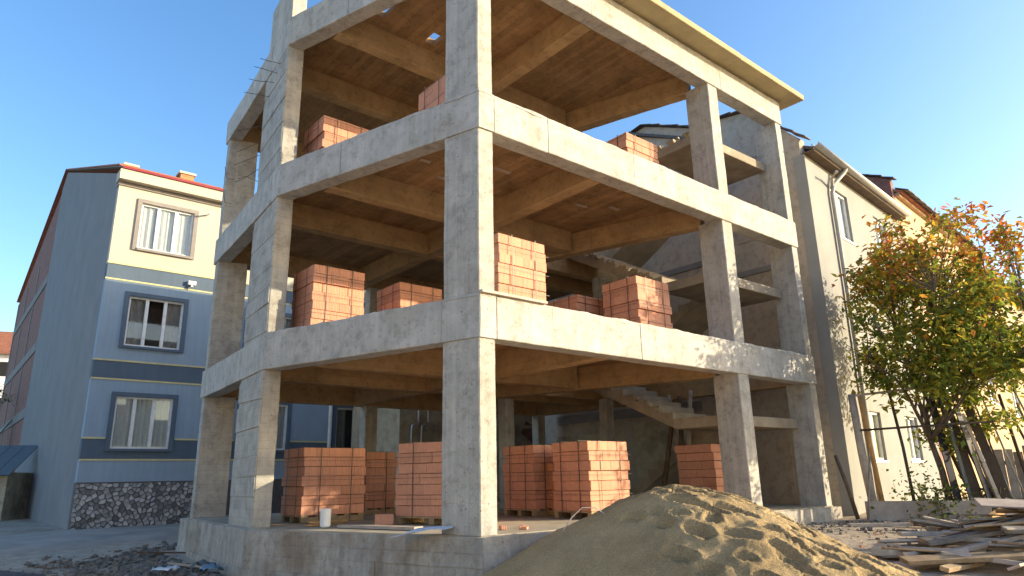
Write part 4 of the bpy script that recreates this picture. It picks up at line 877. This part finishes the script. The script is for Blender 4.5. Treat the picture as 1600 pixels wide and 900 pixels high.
# plank heap, lower right
rng = random.Random(5); grp = 'scrap planks heaped at lower right'
heap_c = Vector((6.75, 9.25))
def heap_z(x, y): return g(x, y) + 0.55 * math.exp(-(((x - 7.0) / 1.4) ** 2 + ((y - 9.3) / 0.9) ** 2))
for i in range(96):
    r_ = math.sqrt(rng.random()); a = rng.uniform(0, 2 * math.pi); x = heap_c.x + 2.0 * r_ * math.cos(a); y = heap_c.y + 0.95 * r_ * math.sin(a) + 0.12 * (x - heap_c.x)
    l = rng.uniform(0.5, 1.9); wd = rng.choice((.05, .08, .1, .14, .18, .24)); th = rng.choice((.02, .025, .03, .05))
    pm = rng.choice(('woodgrey', 'woodgrey', 'wood', 'woodpink', 'woodpink', 'wooddark')); px_s = 'front' if y < 9.0 else ('middle' if y < 9.55 else 'back'); pc = dict(woodgrey='grey weathered', wood='tan', woodpink='pale pinkish', wooddark='dark brown')[pm]; pw = 'narrow' if wd < .09 else ('wide' if wd > .13 else 'medium width')
    o = MB().box((-l / 2, -wd / 2, -th / 2), (l / 2, wd / 2, th / 2)).build('scrap_plank', M[pm], bevel=0.003)
    o.location = (x, y, heap_z(x, y) + 0.03 + rng.uniform(-0.04, .07)); yaw = rng.gauss(R(-12), R(26)) if rng.random() < .75 else rng.uniform(0, 3.1)
    o.rotation_euler = (rng.gauss(0, .2), rng.gauss(0, .13), yaw); tag(o, f'{pw} {pc} scrap plank in the {px_s} of the timber heap at lower right', 'plank', grp)
for (x, y, l, wd, th, rx, ry, yaw, mt, lab) in ((6.6, 10.1, 1.9, .09, .07, 0.05, -0.16, R(38), 'woodorange', 'orange beam rising across the back of the timber heap'), (6.7, 9.3, 1.25, .5, .02, 0.16, 0.05, R(-24), 'woodpink', 'wide grey panel lying on top of the timber heap'),
                                    (5.35, 9.75, .75, .15, .10, 0, 0, R(12), 'wood', 'short tan beam at the left edge of the timber heap'), (4.85, 9.6, .4, .22, .1, 0.1, 0.1, R(40), 'cream', 'pale broken block at the left end of the timber heap'),
                                    (7.9, 12.2, 2.2, .1, .09, 0, 0.02, R(-12), 'wooddark', 'dark beam lying behind the timber heap'), (6.6, 12.6, 1.6, .07, .06, 0, 0, R(-6), 'woodgrey', 'thin batten lying on the ground before the barrier boards')):
    o = MB().box((-l / 2, -wd / 2, -th / 2), (l / 2, wd / 2, th / 2)).build('timber_piece', M[mt], bevel=0.004); o.location = (x, y, heap_z(x, y) + 0.12 + th / 2 if l > 0.8 and y < 11 else g(x, y) + th / 2 + 0.01); o.rotation_euler = (rx, ry, yaw); tag(o, lab, 'timber')
def rubble(name, label, regions, n, smin, smax, mat, seed):
    rng = random.Random(seed); mb = MB()
    for k in range(n):
        cx, cy, rx, ry = rng.choice(regions); x, y = rng.gauss(cx, rx), rng.gauss(cy, ry); q = C0; lx, ly = x - q.x, y - q.y
        s_, t_ = lx * uR.x + ly * uR.y, lx * uI.x + ly * uI.y
        if -1.6 < s_ < 9.1 and -0.1 < t_ < 9 and (s_ + 1.36 * 1.02 > 0 if t_ > 4 else s_ > -0.33 * t_ - 0.05): continue
        sz = smin + (smax - smin) * rng.random() ** 3; z = g(x, y) + sz * 0.2
        c = Vector((x, y, z)); rot = Matrix.Rotation(rng.uniform(0, 6.28), 3, 'Z') @ Matrix.Rotation(rng.uniform(-.6, .6), 3, 'X')
        pts = [Vector((a, b, c_)) for a in (-1, 1) for b in (-1, 1) for c_ in (-1, 1)]
        pts = [c + rot @ Vector((p.x * sz * rng.uniform(.3, .6), p.y * sz * rng.uniform(.25, .5), p.z * sz * rng.uniform(.15, .35))) for p in pts]
        mb.add(pts, [(0, 1, 3, 2), (4, 6, 7, 5), (0, 4, 5, 1), (2, 3, 7, 6), (0, 2, 6, 4), (1, 5, 7, 3)])
    o = mb.build(name, mat); tag(o, label, 'rubble', None, 'stuff')
rubble('rubble', 'dark gravel and rubble along the left plinth', [(-6.6, 12.2, .9, .9), (-5.6, 11.6, .6, .8), (-7.0, 13.6, .8, .8), (-6.9, 14.8, .5, .6), (-5.2, 10.8, .5, .6)], 3600, .018, .12, M['rubble'], 1)
rubble('debris', 'grey rubble strewn at the foot of the barrier boards', [(6.3, 13.4, .5, .22), (7.3, 13.15, .7, .22), (5.6, 12.6, .5, .3), (6.0, 11.4, 1.2, .9), (8.2, 12.4, .8, .4)], 600, .015, .09, M['rubble'], 2)
rubble('brick_chips', 'small reddish brick chips scattered on the dirt yard', [(6.3, 11.8, 1.3, .8), (5.2, 10.8, .7, .6), (7.6, 12.3, .8, .5)], 110, .015, .05, M['clay'], 3)
for i, (x, y, l, wd, yaw, mt, lab, cat) in enumerate(((-5.5, 12.2, .9, .035, -.4, 'woodpink', 'thin pinkish batten lying on the rubble left of plinth', 'batten'), (-6.55, 13.9, 1.3, .03, .3, 'wooddark', 'thin dark batten leaning toward the left plinth corner', 'batten'), (-5.55, 11.55, .32, .2, .2, 'paper', 'scrap of white paper lying on the left rubble', 'paper'), (-4.75, 11.35, .26, .2, .7, 'blueplastic', 'blue grey plastic bag lump against the left plinth', 'bag'), (-5.05, 11.75, .3, .2, .2, 'greenmetal', 'dull green plastic scrap on the rubble beside the plinth', 'plastic'))):
    mb = MB()
    if l < .4:
        for a in range(7):
            for b in range(5): mb.v.append(((a / 6 - .5) * l * 1.2, (b / 4 - .5) * wd * 1.3, .05 + .09 * noise.noise(Vector((a * .7, b * .8, i))) + (.09 * math.exp(-((a - 3) ** 2 + (b - 2) ** 2) / 4) if cat != 'paper' else 0)))
        mb.f = [(a * 5 + b, (a + 1) * 5 + b, (a + 1) * 5 + b + 1, a * 5 + b + 1) for a in range(6) for b in range(4)]
    else: mb.box((-l / 2, -wd / 2, 0), (l / 2, wd / 2, .03))
    o = mb.build('scrap_' + cat, M[mt], smooth=l < .4); o.location = (x, y, g(x, y) + .06); o.rotation_euler = (0, .05 if l > .4 else 0, yaw); tag(o, lab, cat)
    if l < .4: o.modifiers.new('thickness', 'SOLIDIFY').thickness = 0.004
